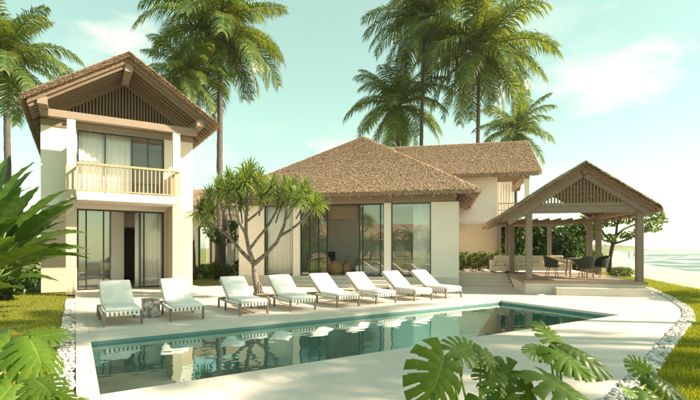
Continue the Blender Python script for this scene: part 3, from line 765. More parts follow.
part(lambda m: m.add([(XA - 2.3, 0.04, 6.5), (XA + 2.3, 0.04, 6.5), (XA, 0.04, ZA - 0.45), (XA - 2.3, 0.1, 6.5), (XA + 2.3, 0.1, 6.5), (XA, 0.1, ZA - 0.45)],
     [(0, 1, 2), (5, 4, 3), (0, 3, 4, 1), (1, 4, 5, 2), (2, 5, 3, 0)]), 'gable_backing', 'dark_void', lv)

# ------------------------------------------------------------------ main villa (single storey, pyramid thatch)
M0 = Vector((4.4 - 9.6 * math.cos(A2), 17.8 - 9.6 * math.sin(A2), 0))
mv = empty('pavilion_villa', M0, A2)
tag(mv, 'single-storey villa with broad pyramid thatched roof and wide glass front', 'villa')
MW = 9.6; MD = 9.6; ZF = 0.40; ZW = 3.48
def f(m):
    for x0, x1 in ((0, 1.2), (2.55, 2.87), (6.55, 6.85), (8.49, MW)): m.box(x0, x1, 0, 0.3, ZF, ZW)
    m.box(0, 0.3, 0.3, MD, ZF, ZW); m.box(MW - 0.3, MW, 0.3, MD, ZF, ZW); m.box(0.3, MW - 0.3, MD - 0.3, MD, ZF, ZW)
part(f, 'wall', 'cream_render', mv)
part(lambda m: m.box(-0.02, MW + 0.02, -0.025, MD + 0.02, 0.0, ZF - 0.002), 'plinth', 'plinth_stone', mv, bevel=0.01)
part(lambda m: m.box(0.3, MW - 0.3, 0.3, MD - 0.3, ZF, ZF + 0.02), 'floor', 'interior_floor', mv)
part(lambda m: m.box(0.1, MW - 0.1, 0.05, 0.29, ZW + 0.002, ZW + 0.42), 'wall_plate', 'beam_wood', mv)
part(lambda m: m.box(2.9, 6.5, 0.32, 0.62, ZW - 0.62, ZW), 'pelmet', 'dark_wood', mv)
part(lambda m: m.box(0.3, MW - 0.3, 0.62, MD - 0.3, ZW - 0.1, ZW - 0.0), 'ceiling', 'interior_wall', mv)
part(lambda m: m.box(0.3, MW - 0.3, 3.7, 3.9, ZF + 0.02, ZW - 0.1), 'inner_wall', 'interior_wall', mv)
window_unit(mv, 'fixed_window', 1.2, 2.55, ZF, ZW, 0.08, fw=0.05, glass='clear_glass')
window_unit(mv, 'sliding_door', 2.87, 4.1, ZF, ZW, 0.08, (3.28, 3.69), fw=0.05)
window_unit(mv, 'sliding_door', 5.45, 6.55, ZF, ZW, 0.16, (5.62, 6.38), fw=0.05)
window_unit(mv, 'fixed_window', 6.85, 8.49, ZF, ZW, 0.08, fw=0.05, mat='blue_metal')
part(lambda m: m.box(4.1, 5.45, 0.08, 0.14, ZW - 0.05, ZW), 'door_head', 'dark_metal', mv)
part(lambda m: m.box(2.3, 6.9, -0.45, -0.027, 0, 0.268), 'step', 'plinth_stone', mv, bevel=0.008)
part(lambda m: m.box(2.3, 6.9, -0.9, -0.452, 0, 0.135), 'step', 'plinth_stone', mv, bevel=0.008)
curtain(M0, A2, 1.3, 2.5, 0.24, ZF + 0.03, ZW - 0.02, 'sheer cream curtain behind the narrow window beside the dragon tree', 8)
curtain(M0, A2, 7.75, 8.45, 0.24, ZF + 0.03, ZW - 0.02, 'drawn sheer curtain at the end of the wide fixed window', 6)
OV = 0.75; ZE = 3.92; AP = (4.8, 4.8, 7.56)
cor = [(-OV, -OV, ZE), (MW + OV, -OV, ZE), (MW + OV, MD + OV, ZE), (-OV, MD + OV, ZE)]
def f(m):
    t_ = 0.13
    lo = [(x, y, z - t_) for x, y, z in cor]
    m.add(cor + [AP] + lo + [(AP[0], AP[1], AP[2] - t_ * 1.2)], [(0, 1, 4), (1, 2, 4), (2, 3, 4), (3, 0, 4), (1, 0, 5, 6), (2, 1, 6, 7), (3, 2, 7, 8), (0, 3, 8, 5), (6, 5, 9), (7, 6, 9), (8, 7, 9), (5, 8, 9)])
mroof = part(f, 'thatch_roof', 'thatch', mv)
def f(m):
    i_ = 0.12; zz = ZE - 0.13 + 0.07
    c2 = [(-OV + i_, -OV + i_), (MW + OV - i_, -OV + i_), (MW + OV - i_, MD + OV - i_), (-OV + i_, MD + OV - i_)]
    up = [(x, y, zz) for x, y in c2]; lo = [(x, y, zz - 0.15) for x, y in c2]
    m.add(up + [(AP[0], AP[1], AP[2] - 0.17)] + lo + [(AP[0], AP[1], AP[2] - 0.32)], [(0, 1, 4), (1, 2, 4), (2, 3, 4), (3, 0, 4), (1, 0, 5, 6), (2, 1, 6, 7), (3, 2, 7, 8), (0, 3, 8, 5), (6, 5, 9), (7, 6, 9), (8, 7, 9), (5, 8, 9)])
part(f, 'thatch_lining', 'thatch_under', mroof)
fcs = []
dens_ = [1700, 500, 60, 500]
Vt = []
for i in range(4):
    a, b = cor[i], cor[(i + 1) % 4]; mid = Vector(a).lerp(Vector(b), 0.5)
    Vt.append(tufts([([a, b, AP], mid - Vector(AP))], dens_[i]))
outs = [(0, -1, 0), (1, 0, 0), (0, 1, 0), (-1, 0, 0)]
Vt.append(fringe([(cor[i], cor[(i + 1) % 4], outs[i], (0, 0, -0.13)) for i in range(4)], 300, 0.13, 0.013))
straw('straw_tufts', np.concatenate(Vt), mroof)
# rafters whose round ends show under the eave
ms = (AP[2] - ZE) / (AP[0] + OV)
raf = MB().tube([(0, -0.60, ZE - 0.28), (0, 0.9, ZE - 0.28 + 1.5 * ms)], 0.055, 10).mesh('rafter', True)
for k in range(12):
    link('rafter', raf, 'beam_wood', mv, (0.15 + k * (MW - 0.3) / 11, 0, 0))
for k in range(10):
    link('rafter', raf, 'beam_wood', mv, (MW, 0.4 + k * 0.95, 0), (0, 0, R(90)))
hip = MB().bar((MW + 0.58, -0.58, ZE - 0.30), (MW - 1.2, 1.2, ZE - 0.30 + 1.78 * ms), 0.12, 0.14)
hip.build('hip_rafter', 'beam_wood', mv)

def local(root, x, y, z=0.0):
    c, s = math.cos(root.rotation_euler.z), math.sin(root.rotation_euler.z)
    return Vector((root.location.x + x * c - y * s, root.location.y + x * s + y * c, root.location.z + z))
# main villa interior
def lump(seed, r, h, seg=14, rings=8):
    rr = random.Random(seed); m = MB(); prof = []
    for i in range(rings + 1):
        t = i / rings; prof.append((r * (0.72 + 0.28 * math.sin(math.pi * min(1, t * 1.15))) * (1 if t < 0.85 else 1 - (t - 0.85) * 3), h * t))
    m.lathe(prof, seg)
    m.v = [(x * (1 + 0.13 * math.sin(5 * math.atan2(y, x) + seed) + rr.uniform(-.05, .05)), y * (1 + 0.13 * math.sin(4 * math.atan2(y, x) + seed)), z) for x, y, z in m.v]
    return m
zf = ZF + 0.021
for k, (x, y, r, h, lab) in enumerate(((3.75, 0.95, 0.30, 0.85, 'tall gnarled brown root stool inside the glass doors'), (4.25, 1.0, 0.33, 0.62, 'wide gnarled brown root stool next to the taller one'), (4.72, 1.15, 0.24, 0.5, 'small round brown root stool in the open doorway'))):
    o = lump(k + 3, r, h).build('root_stool', 'wicker', None, True, loc=local(mv, x, y, zf)); tag(o, lab, 'stool', 'brown root stools')
cb = empty('cabinet', local(mv, 3.3, 2.6, zf), A2); tag(cb, 'low black cabinet against the inner wall behind the root stools', 'cabinet')
part(lambda m: m.box(-0.45, 0.45, -0.25, 0.25, 0.08, 1.0), 'body', 'dark_void', cb, bevel=0.01)
for x in (-0.225, 0.225): part(lambda m: m.box(x - 0.215, x + 0.215, -0.275, -0.252, 0.1, 0.98), 'door', 'dark_void', cb, bevel=0.005)
for x in (-0.4, 0.36): part(lambda m: m.box(x, x + 0.04, -0.22, 0.22, 0, 0.079), 'leg', 'dark_metal', cb)
bn = empty('low_bench', local(mv, 6.0, 1.5, zf), A2); tag(bn, 'long low white bench block just inside the sliding door', 'bench')
part(lambda m: m.box(-0.9, 0.75, -0.25, 0.25, 0.05, 0.38), 'body', 'white_paint', bn, bevel=0.015)
part(lambda m: m.box(-0.85, 0.7, -0.2, 0.2, 0.0, 0.049), 'base', 'dark_metal', bn)
def sofa(loc, rz, w, label, mat='cream_fabric'):
    s = empty('sofa', loc, rz); tag(s, label, 'sofa')
    part(lambda m: m.box(-w / 2, w / 2, -0.4, 0.4, 0.1, 0.32), 'base', mat, s, bevel=0.03)
    part(lambda m: m.box(-w / 2 + 0.2, w / 2 - 0.2, 0.22, 0.4, 0.325, 0.78), 'backrest', mat, s, bevel=0.05)
    for sg in (-1, 1): part(lambda m: m.box(sg * (w / 2 - 0.1) - 0.1, sg * (w / 2 - 0.1) + 0.1, -0.4, 0.4, 0.325, 0.58), 'armrest', mat, s, bevel=0.03)
    n = max(2, int(w / 0.8)); cw = (w - 0.42) / n
    for i in range(n): part(lambda m: m.box(-w / 2 + 0.21 + i * cw + 0.01, -w / 2 + 0.21 + (i + 1) * cw - 0.01, -0.41, 0.215, 0.325, 0.46), 'seat_cushion', mat, s, bevel=0.04)
    for x in (-w / 2 + 0.08, w / 2 - 0.08):
        for y in (-0.33, 0.33): part(lambda m: m.box(x - 0.025, x + 0.025, y - 0.025, y + 0.025, 0, 0.099), 'leg', 'dark_wood', s)
    return s
sofa(local(mv, 5.2, 3.2, zf), A2, 2.4, 'grey-beige sofa against the rear wall of the glass-fronted room')
sofa(local(mv, 7.5, 2.0, zf), A2 + R(160), 1.5, 'small cream sofa behind the wide fixed window')
def armchair(loc, rz, label):
    s = empty('armchair', loc, rz); tag(s, label, 'armchair')
    part(lambda m: m.box(-0.3, 0.3, -0.3, 0.3, 0.36, 0.46), 'seat', 'cream_fabric', s, bevel=0.03)
    part(lambda m: m.bar((0, 0.27, 0.46), (0, 0.4, 0.86), 0.56, 0.07, (0, 1, 0)), 'backrest', 'dark_wood', s, bevel=0.01)
    for x in (-0.29, 0.29):
        for y in (-0.27, 0.27): part(lambda m: m.bar((x, y, 0), (x, y, 0.359), 0.045, 0.045), 'leg', 'dark_wood', s)
        part(lambda m: m.bar((x, -0.3, 0.62), (x, 0.32, 0.62), 0.05, 0.035), 'armrest', 'dark_wood', s)
        part(lambda m: m.bar((x, -0.27, 0.461), (x, -0.27, 0.602), 0.04, 0.04), 'arm_post', 'dark_wood', s)
armchair(local(mv, 5.3, 2.1, zf), A2 + R(200), 'dark wooden armchair in the middle of the glass-fronted room')

# ------------------------------------------------------------------ rear wing (two storeys, right of the main villa)
WO = Vector((8.0, 24.0, 0))
wg = empty('rear_wing', WO, A2)
tag(wg, 'two-storey wing with thatched ridge roof and corner balcony behind the hedge', 'villa')
part(lambda m: (m.box(-9.5, 0.0, 0, 0.25, 0.0, 2.98), m.box(-0.25, 0.0, 0.25, 5.6, 0.0, 2.98)), 'lower_wall', 'cladding', wg)
part(lambda m: (m.box(-9.5, 0.02, -0.02, 0.25, 3.0, 5.55), m.box(-0.23, 0.02, 0.25, 5.6, 3.0, 5.55), m.box(-9.5, 0.0, 5.6, 5.8, 0.0, 5.55)), 'upper_wall', 'cream_render', wg)
part(lambda m: m.box(-9.55, 0.06, -0.06, 0.0 - 0.022, 2.9, 3.0), 'string_course', 'plinth_stone', wg)
part(lambda m: m.box(0.022, 1.75, -0.25, 5.6, 2.86, 3.06), 'balcony_slab', 'plinth_stone', wg)
part(lambda m: m.box(-0.45, 1.9, -0.36, -0.255, 2.84, 2.98), 'balcony_beam', 'beam_wood', wg)
part(lambda m: m.box(1.4, 1.62, -0.2, 0.02, 3.062, 5.3), 'column', 'white_render', wg)
part(lambda m: m.box(1.4, 1.62, 5.2, 5.42, 3.062, 5.3), 'column', 'white_render', wg)
for x in (0.0, 1.5): part(lambda m: m.box(x + 0.03, x + 0.2, -0.2, -0.03, 0.0, 2.858), 'post', 'dark_wood', wg)
wr = part(lambda m: (m.box(0.03, 1.4, -0.18, -0.13, 3.98, 4.03), m.box(0.03, 1.4, -0.18, -0.13, 3.62, 3.66), m.box(1.5, 1.55, 0.03, 5.2, 3.98, 4.03)), 'balcony_railing', 'light_wood', wg)
for k in range(9): MB().box(0.06 + k * 0.16, 0.085 + k * 0.16, -0.165, -0.145, 3.062, 3.98).build('baluster', 'light_wood', wr)
# pale vertical boards on the balcony's back wall
part(lambda m: m.box(0.022, 1.1, 2.2, 2.3, 3.062, 5.5), 'balcony_wall', 'white_render', wg)
for k in range(7): MB().box(0.05 + k * 0.15, 0.13 + k * 0.15, 2.14, 2.195, 3.07, 5.4).build('board', 'white_paint', wg)
part(lambda m: (m.box(-9.5, 1.9, -0.3, -0.1, 5.56, 5.75), m.box(1.45, 1.65, -0.1, 5.5, 5.31, 5.555)), 'wall_plate', 'beam_wood', wg)
# ridge roof along local x
RX0, RX1, RY0, RYA, RY1, RZ0, RZA = -9.8, 2.15, -0.75, 2.85, 6.4, 5.62, 8.02
def f(m):
    t_ = 0.16
    a = [(RX1, RY0, RZ0), (RX1 - 0.05, RYA, RZA), (RX1, RY1, RZ0)]; b = [(RX0, y, z) for _, y, z in a]
    vs = a + [(x, y, z - t_) for x, y, z in a] + b + [(x, y, z - t_) for x, y, z in b]
    m.add(vs, [(1, 0, 3, 4), (2, 1, 4, 5), (6, 7, 10, 9), (7, 8, 11, 10), (0, 1, 7, 6), (1, 2, 8, 7), (4, 3, 9, 10), (5, 4, 10, 11), (3, 0, 6, 9), (2, 5, 11, 8)])
wroof = part(f, 'thatch_roof', 'thatch', wg)
def f(m):
    t_ = 0.15; i_ = 0.12; k = (RZA - RZ0) / (RYA - RY0)
    a = [(RX1 - i_, RY0 + i_, RZ0 - 0.162 + i_ * k), (RX1 - i_, RYA, RZA - 0.162), (RX1 - i_, RY1 - i_, RZ0 - 0.162 + i_ * k)]; b = [(RX0, y, z) for _, y, z in a]
    vs = a + [(x, y, z - t_) for x, y, z in a] + b + [(x, y, z - t_) for x, y, z in b]
    m.add(vs, [(1, 0, 3, 4), (2, 1, 4, 5), (6, 7, 10, 9), (7, 8, 11, 10), (0, 1, 7, 6), (1, 2, 8, 7), (4, 3, 9, 10), (5, 4, 10, 11), (3, 0, 6, 9), (2, 5, 11, 8)])
part(f, 'thatch_lining', 'thatch_under', wroof)
V1 = tufts([([(RX0 + 4, RY0, RZ0), (RX1, RY0, RZ0), (RX1 - 0.05, RYA, RZA), (RX0 + 4, RYA, RZA)], (0, RY0 - RYA, RZ0 - RZA))], 1400)
V2 = tufts([([(RX0, RY1, RZ0), (RX1, RY1, RZ0), (RX1 - 0.05, RYA, RZA), (RX0, RYA, RZA)], (0, RY1 - RYA, RZ0 - RZA))], 40)
V3 = fringe([((RX0 + 4, RY0, RZ0), (RX1, RY0, RZ0), (0, -1, 0), (0, 0, -0.16)), ((RX1, RY0, RZ0), (RX1 - .05, RYA, RZA), (1, 0, 0), (0, 0, -0.16)), ((RX1 - .05, RYA, RZA), (RX1, RY1, RZ0), (1, 0, 0), (0, 0, -0.16))], 260, 0.14, 0.014)
straw('straw_tufts', np.concatenate([V1, V2, V3]), wroof)
for k in range(5): MB().bar((0.1 + k * 0.42, RY0 + 0.2, RZ0 - 0.2), (0.1 + k * 0.42, 1.2, RZ0 - 0.2 + 1.75 * 0.667), 0.07, 0.09).build('rafter', 'beam_wood', wg)

# ------------------------------------------------------------------ beach pavilion
PO = Vector((6.14, 15.5, 0))
pv = empty('garden_pavilion', PO, A2)
tag(pv, 'open timber pavilion with slatted gable and thatched roof on a stone plinth', 'pavilion')
PX, PY, PZ = 3.85, 5.6, 0.47
part(lambda m: m.box(0.03, PX - 0.03, 0.03, PY, 0, PZ - 0.1), 'plinth', 'plinth_stone', pv)
part(lambda m: m.box(-0.02, PX + 0.02, -0.02, PY + 0.02, PZ - 0.098, PZ), 'timber_floor', 'beam_wood', pv, bevel=0.01)
part(lambda m: m.box(0.95, PX - 0.031, -0.4, 0.028, 0, 0.25), 'step', 'plinth_stone', pv, bevel=0.01)
for x, y in ((0.17, 0.17), (PX - 0.17, 0.17), (0.17, 4.2), (PX - 0.17, 4.2), (PX - 0.17, 5.4), (0.17, 5.4)):
    part(lambda m: m.box(x - 0.1, x + 0.1, y - 0.1, y + 0.1, PZ + 0.001, 2.82), 'post', 'grey_wood', pv, bevel=0.008)
part(lambda m: m.box(-0.05, PX + 0.05, 0.05, 0.29, 2.822, 3.04), 'front_beam', 'grey_wood', pv, bevel=0.008)
part(lambda m: m.box(0.27, PX - 0.27, 4.1, 4.3, 2.7, 2.82), 'cross_beam', 'dark_wood', pv)
for x in (0.17, PX - 0.17): part(lambda m: m.box(x - 0.1, x + 0.1, 0.292, 5.6, 2.822, 3.02), 'side_beam', 'beam_wood', pv)
ax_, az_ = 1.885, 4.55; lx_, lz_ = -0.935, 2.665; rx_, rz_ = 4.155, 3.0
gable_roof(pv, lx_, lz_, ax_, az_, rx_, rz_, -0.3, 5.9, 0.27, 140, 900)
kp = 0.675
for sg, ext in ((-1, 2.45), (1, 2.15)):
    part(lambda m: m.bar((ax_ + sg * ext, 0.0, az_ - kp * ext - 0.38), (ax_ + sg * 0.01, 0.0, az_ - 0.38), 0.10, 0.24), 'gable_board', 'grey_wood', pv)
    for q in (0.7, 1.4, 2.0): part(lambda m: m.box(ax_ + sg * q - 0.04, ax_ + sg * q + 0.04, -0.15, 5.7, az_ - kp * q - 0.34, az_ - kp * q - 0.25), 'purlin', 'dark_wood', pv)
    for y in (0.9, 1.7, 2.5, 3.3, 4.1, 4.9):
        part(lambda m: m.bar((ax_ + sg * 2.1, y, az_ - kp * 2.1 - 0.42), (ax_ + sg * 0.02, y, az_ - kp * 0.02 - 0.42), 0.07, 0.10), 'rafter', 'dark_wood', pv)
part(lambda m: m.box(ax_ - 0.06, ax_ + 0.06, -0.2, 5.7, az_ - 0.42, az_ - 0.24), 'ridge_beam', 'dark_wood', pv)
part(lambda m: m.box(0.1, PX - 0.1, 0.03, 0.13, 3.042, 3.16), 'gable_sill', 'grey_wood', pv)
for k in range(30):
    x = ax_ + (k - 14.5) * 0.105; h = az_ - kp * abs(x - ax_) - 0.5 - 3.16
    if h > 0.05: link('slat', slat, None, pv, (x, 0.06, 3.162), scale=(0.05, 1, h)).material_slots[0]
for k in range(5):
    z = 3.36 + k * 0.17; hw = (az_ - 0.55 - z) / kp
    if hw > 0.1: part(lambda m: m.box(ax_ - hw, ax_ + hw, 0.085, 0.11, z, z + 0.03), 'lattice_bar', 'grey_wood', pv)

# raised terrace with steps between villa and pavilion, covered walk behind
tr = empty('raised_terrace', PO, A2); tag(tr, 'pale stone terrace with broad steps between villa and pavilion', 'terrace')
part(lambda m: m.box(-4.6, -0.025, 4.2, 9.5, 0, 0.46), 'platform', 'plinth_stone', tr)
for k, (y0, z1) in enumerate(((2.7, 0.115), (3.2, 0.23), (3.7, 0.345))):
    part(lambda m: m.box(-3.6, -0.025, y0, y0 + 0.498, 0, z1), 'step', 'plinth_stone', tr, bevel=0.008)
part(lambda m: m.box(0.03, 3.8, PY + 0.03, 9.5, 0, 0.455), 'platform', 'plinth_stone', tr)
cw = empty('covered_walk', local(tr, 0, 0, 0.46), A2); tag(cw, 'low flat timber covered walk running behind the thatched pavilion', 'pergola')
for x, y in ((2.6, 8.2), (0.1, 8.2), (-2.6, 8.2)): part(lambda m: m.box(x - 0.09, x + 0.09, y - 0.09, y + 0.09, 0.0, 2.28), 'post', 'grey_wood', cw)
for y in (6.2, 8.2): part(lambda m: m.box(-0.6, 3.6, y - 0.08, y + 0.08, 2.282, 2.44), 'beam', 'dark_wood', cw)
for k in range(9): part(lambda m: m.box(-0.5 + k * 0.5, -0.43 + k * 0.5, 5.7, 8.6, 2.442, 2.54), 'slat', 'dark_wood', cw)

# dining set in the pavilion
tz = PZ + 0.001
tb = empty('dining_table', (8.75, 17.05, tz), A2); tag(tb, 'round brown dining table among dark chairs in the pavilion', 'table')
MB().lathe([(0.52, 0.70), (0.55, 0.715), (0.55, 0.735), (0.53, 0.745)], 28).build('table_top', 'beam_wood', tb)
for k in range(4):
    a = R(45 + 90 * k); MB().tube([(0.42 * math.cos(a), 0.42 * math.sin(a), 0), (0.36 * math.cos(a), 0.36 * math.sin(a), 0.699)], 0.022, 8).build('leg', 'beam_wood', tb)
def shell_chair(loc, rz, label):
    c = empty('dining_chair', loc, rz); tag(c, label, 'chair', 'dark shell chairs round the dining table')
    V, F_ = [], []; na, nz = 20, 7       # tub: wraps round the back (+y) with arms sloping down to the front
    for j in range(nz + 1):
        h = j / nz
        for i in range(na + 1):
            t = -1 + 2 * i / na; a = R(90) + t * R(125)
            top = 0.84 - 0.20 * abs(t) ** 1.3
            r = 0.25 + 0.06 * h; z = 0.42 + (top - 0.42) * h
            V.append((r * math.cos(a) * 1.05, r * math.sin(a), z))
    for j in range(nz):
        for i in range(na): q = j * (na + 1) + i; F_.append((q, q + 1, q + na + 2, q + na + 1))
    o = MB().add(V, F_).build('tub_back', 'dark_wicker', c, True)
    m = o.modifiers.new('thick', 'SOLIDIFY'); m.thickness = 0.03
    MB().lathe([(0.22, 0.38), (0.26, 0.40), (0.27, 0.44), (0.24, 0.47)], 20).build('seat', 'dark_wicker', c, True)
    for k in range(4):
        a = R(45 + 90 * k); MB().tube([(0.27 * math.cos(a), 0.27 * math.sin(a), 0), (0.17 * math.cos(a), 0.17 * math.sin(a), 0.379)], 0.016, 8).build('leg', 'beam_wood', c)
    return c
shell_chair((7.85, 17.15, tz), R(80), 'dark shell chair at the dining table on the side towards the villa')
shell_chair((8.72, 16.3, tz), R(185), 'dark shell chair at the dining table with its back to the pool')
shell_chair((9.62, 16.95, tz), R(-80), 'dark shell chair at the dining table on the side towards the beach')
sofa((8.75, 20.4, tz), A2, 2.6, 'long cream sofa at the back of the thatched pavilion')
sofa((7.05, 20.2, tz), A2 + R(0), 1.2, 'short cream sofa behind the pavilion corner post')

# ------------------------------------------------------------------ loungers
def slab_path(path, w, th, seg=None):
    """cushion following a side profile path [(y,z)], width w along x, thickness th"""
    m = MB(); n = len(path); ring = []
    for i, (y, z) in enumerate(path):
        a = Vector(path[max(i - 1, 0)]); b = Vector(path[min(i + 1, n - 1)]); d = (b - a).normalized(); nn = Vector((-d.y, d.x))
        e = 0.86 if i in (0, n - 1) else 1.0
        r_ = 0.025
        prof = [(-w / 2 + r_, 0), (w / 2 - r_, 0), (w / 2, r_), (w / 2, th * e - r_), (w / 2 - r_, th * e), (0, th * e + 0.006), (-w / 2 + r_, th * e), (-w / 2, th * e - r_), (-w / 2, r_)]
        ring.append([(x, y + nn.x * h, z + nn.y * h) for x, h in prof])
    k = len(ring[0])
    vs = [p for r_ in ring for p in r_]; fs = []
    for i in range(n - 1):
        for j in range(k): fs.append((i * k + j, i * k + (j + 1) % k, (i + 1) * k + (j + 1) % k, (i + 1) * k + j))
    fs.append(tuple(range(k))[::-1]); fs.append(tuple((n - 1) * k + j for j in range(k)))
    return m.add(vs, [q[::-1] for q in fs])
LW = 0.69
HY = 1.02                                # hinge
BA = R(33)
zs = 0.27
def make_lounger():
    root = empty('sun_lounger')
    fr_ = MB()
    for sg in (-1, 1):
        fr_.box(sg * LW / 2 - 0.02, sg * LW / 2 + 0.02, 0.0, 1.78, zs - 0.05, zs)
    fr_.box(-LW / 2 + 0.02, LW / 2 - 0.02, 0.0, 0.04, zs - 0.048, zs - 0.002); fr_.box(-LW / 2 + 0.02, LW / 2 - 0.02, 1.74, 1.78, zs - 0.048, zs - 0.002)
    fr_.build('frame', 'frame_bronze', root, bevel=0.004)
    for y in (0.022, 1.15, 1.757):
        for sg in (-1, 1):
            MB().box(sg * LW / 2 - 0.022, sg * LW / 2 + 0.022, y - 0.022, y + 0.022, 0, zs - 0.051).build('leg', 'frame_bronze', root)
    bl = 0.86
    bf = MB()
    for sg in (-1, 1): bf.bar((sg * (LW / 2 - 0.04), HY, zs + 0.01), (sg * (LW / 2 - 0.04), HY + bl * math.cos(BA), zs + 0.01 + bl * math.sin(BA)), 0.03, 0.03)
    bf.bar((-LW / 2 + 0.055, HY + bl * math.cos(BA), zs + 0.01 + bl * math.sin(BA)), (LW / 2 - 0.055, HY + bl * math.cos(BA), zs + 0.01 + bl * math.sin(BA)), 0.03, 0.03)
    bf.build('backrest_frame', 'frame_bronze', root)
    th = 0.085
    path = [(-0.012, zs + 0.012), (0.03, zs + 0.016)] + [(0.03 + (HY - 0.09) * k / 5, zs + 0.016) for k in range(1, 6)]
    y0, z0 = HY - 0.02, zs + 0.022
    path += [(y0 + d * math.cos(BA), z0 + 0.006 + d * math.sin(BA)) for d in (0.03, 0.2, 0.4, 0.6, 0.8, 0.87)]
    o = slab_path(path, LW - 0.03, th).build('mattress', 'fabric', root, True)
    # white webbing loops round the frame, seen as a dashed edge
    lp = MB().box(-0.024, 0.024, -0.006, 0.006, -0.058, 0.034).mesh('strap')
    for k in range(8): link('strap', lp, 'fabric', root, (-LW / 2 + 0.06 + k * (LW - 0.12) / 7, -0.008, zs))
    for sg in (-1, 1):
        for k in range(11): link('strap', lp, 'fabric', root, (sg * (LW / 2 + 0.026), 0.09 + k * 0.094, zs), (0, 0, R(90)))
        for k in range(8):
            d = 0.08 + k * 0.105
            link('strap', lp, 'fabric', root, (sg * (LW / 2 - 0.018), HY + d * math.cos(BA), zs + 0.03 + d * math.sin(BA)), (BA, 0, R(90)), (0.9, 0.8, 0.8))
    return root
def copy_tree(o, parent=None):
    c = o.copy(); COL.objects.link(c); c.parent = parent
    for ch in list(o.children): copy_tree(ch, c)
    return c
lounger = make_lounger()
LF = Vector((-4.96, 8.9))
offs = [0.0, 1.26, 2.80, 4.10, 5.46, 6.74, 8.14, 9.42]
llab = ['white sun lounger by the marble table, on the side of the lawn',
        'white sun lounger by the marble table, on the side of the dragon tree',
        'white sun lounger in front of the dragon tree trunk, on the marble table side',
        'white sun lounger beside the tree trunk, across the wooden stump table',
        'white sun lounger before the root stools in the doorway, fifth from the pebble strip',
        'white sun lounger before the low white bench, sixth from the pebble strip',
        'white sun lounger second from the steps of the terrace',
        'white sun lounger at the end of the row, nearest the terrace steps']
for i, s in enumerate(offs):
    o = lounger if i == 0 else copy_tree(lounger)
    p = LF + u1 * (s + LW / 2)
    o.location = (p.x, p.y, 0.001); o.rotation_euler = (0, 0, A1 + R([1.5, -1, 0.5, -1.5, 1, 0, -0.5, 1][i]))
    tag(o, llab[i], 'sun lounger', 'sun loungers in a row along the pool')
# side tables between the pairs
p = LF + u1 * (0.985) + b1 * 0.95
tt = empty('side_table', (p.x, p.y, 0.001), A1); tag(tt, 'square veined grey marble block side table between two loungers', 'side table')
part(lambda m: m.box(-0.17, 0.17, -0.17, 0.17, 0, 0.40), 'block', 'marble', tt, bevel=0.008)
part(lambda m: m.box(-0.18, 0.18, -0.18, 0.18, 0.401, 0.425), 'top', 'marble', tt, bevel=0.004)
for i, (s, lab) in enumerate(((3.75, 'pale tree stump side table at the foot of the dragon tree'), (6.45, 'pale stump side table between loungers before the open glass doors'), (9.1, 'pale stump side table between the two loungers nearest the terrace steps'))):
    p = LF + u1 * (s + 0.03) + b1 * 1.05
    t_ = empty('stump_table', (p.x, p.y, 0.001)); tag(t_, lab, 'side table', 'stump tables between the loungers')
    m = lump(i + 11, 0.19, 0.36); m.build('trunk', 'stump_wood', t_, True)
    MB().lathe([(0.185, 0.352), (0.19, 0.362), (0.185, 0.372)], 18).build('top', 'stump_wood', t_)

# ------------------------------------------------------------------ vegetation builders
def strip(m, pts, wid, side, fold=0.0):
    pts = [Vector(p) for p in pts]; k = len(m.v)
    for p, w_ in zip(pts, wid):
        m.v.append(tuple(p - side * w_)); m.v.append(tuple(p + side * w_))
    for i in range(len(pts) - 1): m.f.append((k + 2 * i, k + 2 * i + 1, k + 2 * i + 3, k + 2 * i + 2))
FR = {}
def frond_mesh(e0, bend, L, seed):
    rr = random.Random(seed); m = MB(); n = 14; pts = []; p = Vector((0, 0, 0)); tg = []
    for i in range(n + 1):
        t = i / n; e = e0 - bend * t ** 1.25
        d = Vector((math.cos(e), 0, math.sin(e))); pts.append(p.copy()); tg.append(d); p = p + d * (L / n)
    m.tube(pts, [0.05 * (1 - 0.85 * i / n) + 0.006 for i in range(n + 1)], 4, False)
    K = 64
    for sg in (-1, 1):
        for k in range(K):
            t = 0.10 + 0.90 * (k + rr.random() * 0.6) / K; x = min(t, 0.999) * n; i = int(x); q = x - i
            b = pts[i].lerp(pts[i + 1], q); T_ = tg[i].lerp(tg[i + 1], q).normalized(); sd = Vector((0, sg, 0)); up = sd.cross(T_) * (1 if sg > 0 else -1)
            if up.z < 0 and abs(up.z) > 0.2: up = -up
            l = L * 0.26 * (math.sin(math.pi * (0.12 + 0.80 * t)) ** 0.7) * rr.uniform(0.85, 1.15)
            d = (sd * rr.uniform(0.75, 0.95) + T_ * (0.35 + 0.5 * t) + up * rr.uniform(-0.05, 0.3)).normalized()
            dn = Vector((0, 0, -1))
            p1 = b + d * l * 0.4; d2 = (d + dn * rr.uniform(0.5, 0.95)).normalized(); p2 = p1 + d2 * l * 0.35
            d3 = (d2 + dn * rr.uniform(0.5, 1.1)).normalized(); p3 = p2 + d3 * l * 0.32
            w_ = 0.0075 * L * rr.uniform(0.8, 1.2)
            strip(m, [b, p1, p2, p3], [w_ * 0.8, w_, w_ * 0.8, w_ * 0.12], T_)
    return m.mesh('frond')
PITCH = [(74, 55), (58, 75), (40, 85), (20, 85), (0, 70), (-25, 55), (-50, 35)]
for i, (e, b_) in enumerate(PITCH):
    for s in range(2):
        FR[(i, s)] = frond_mesh(R(e + (5 if s else -5)), R(b_ * (1.1 if s else 0.9)), 1.0 * 4.4, 31 * i + s)
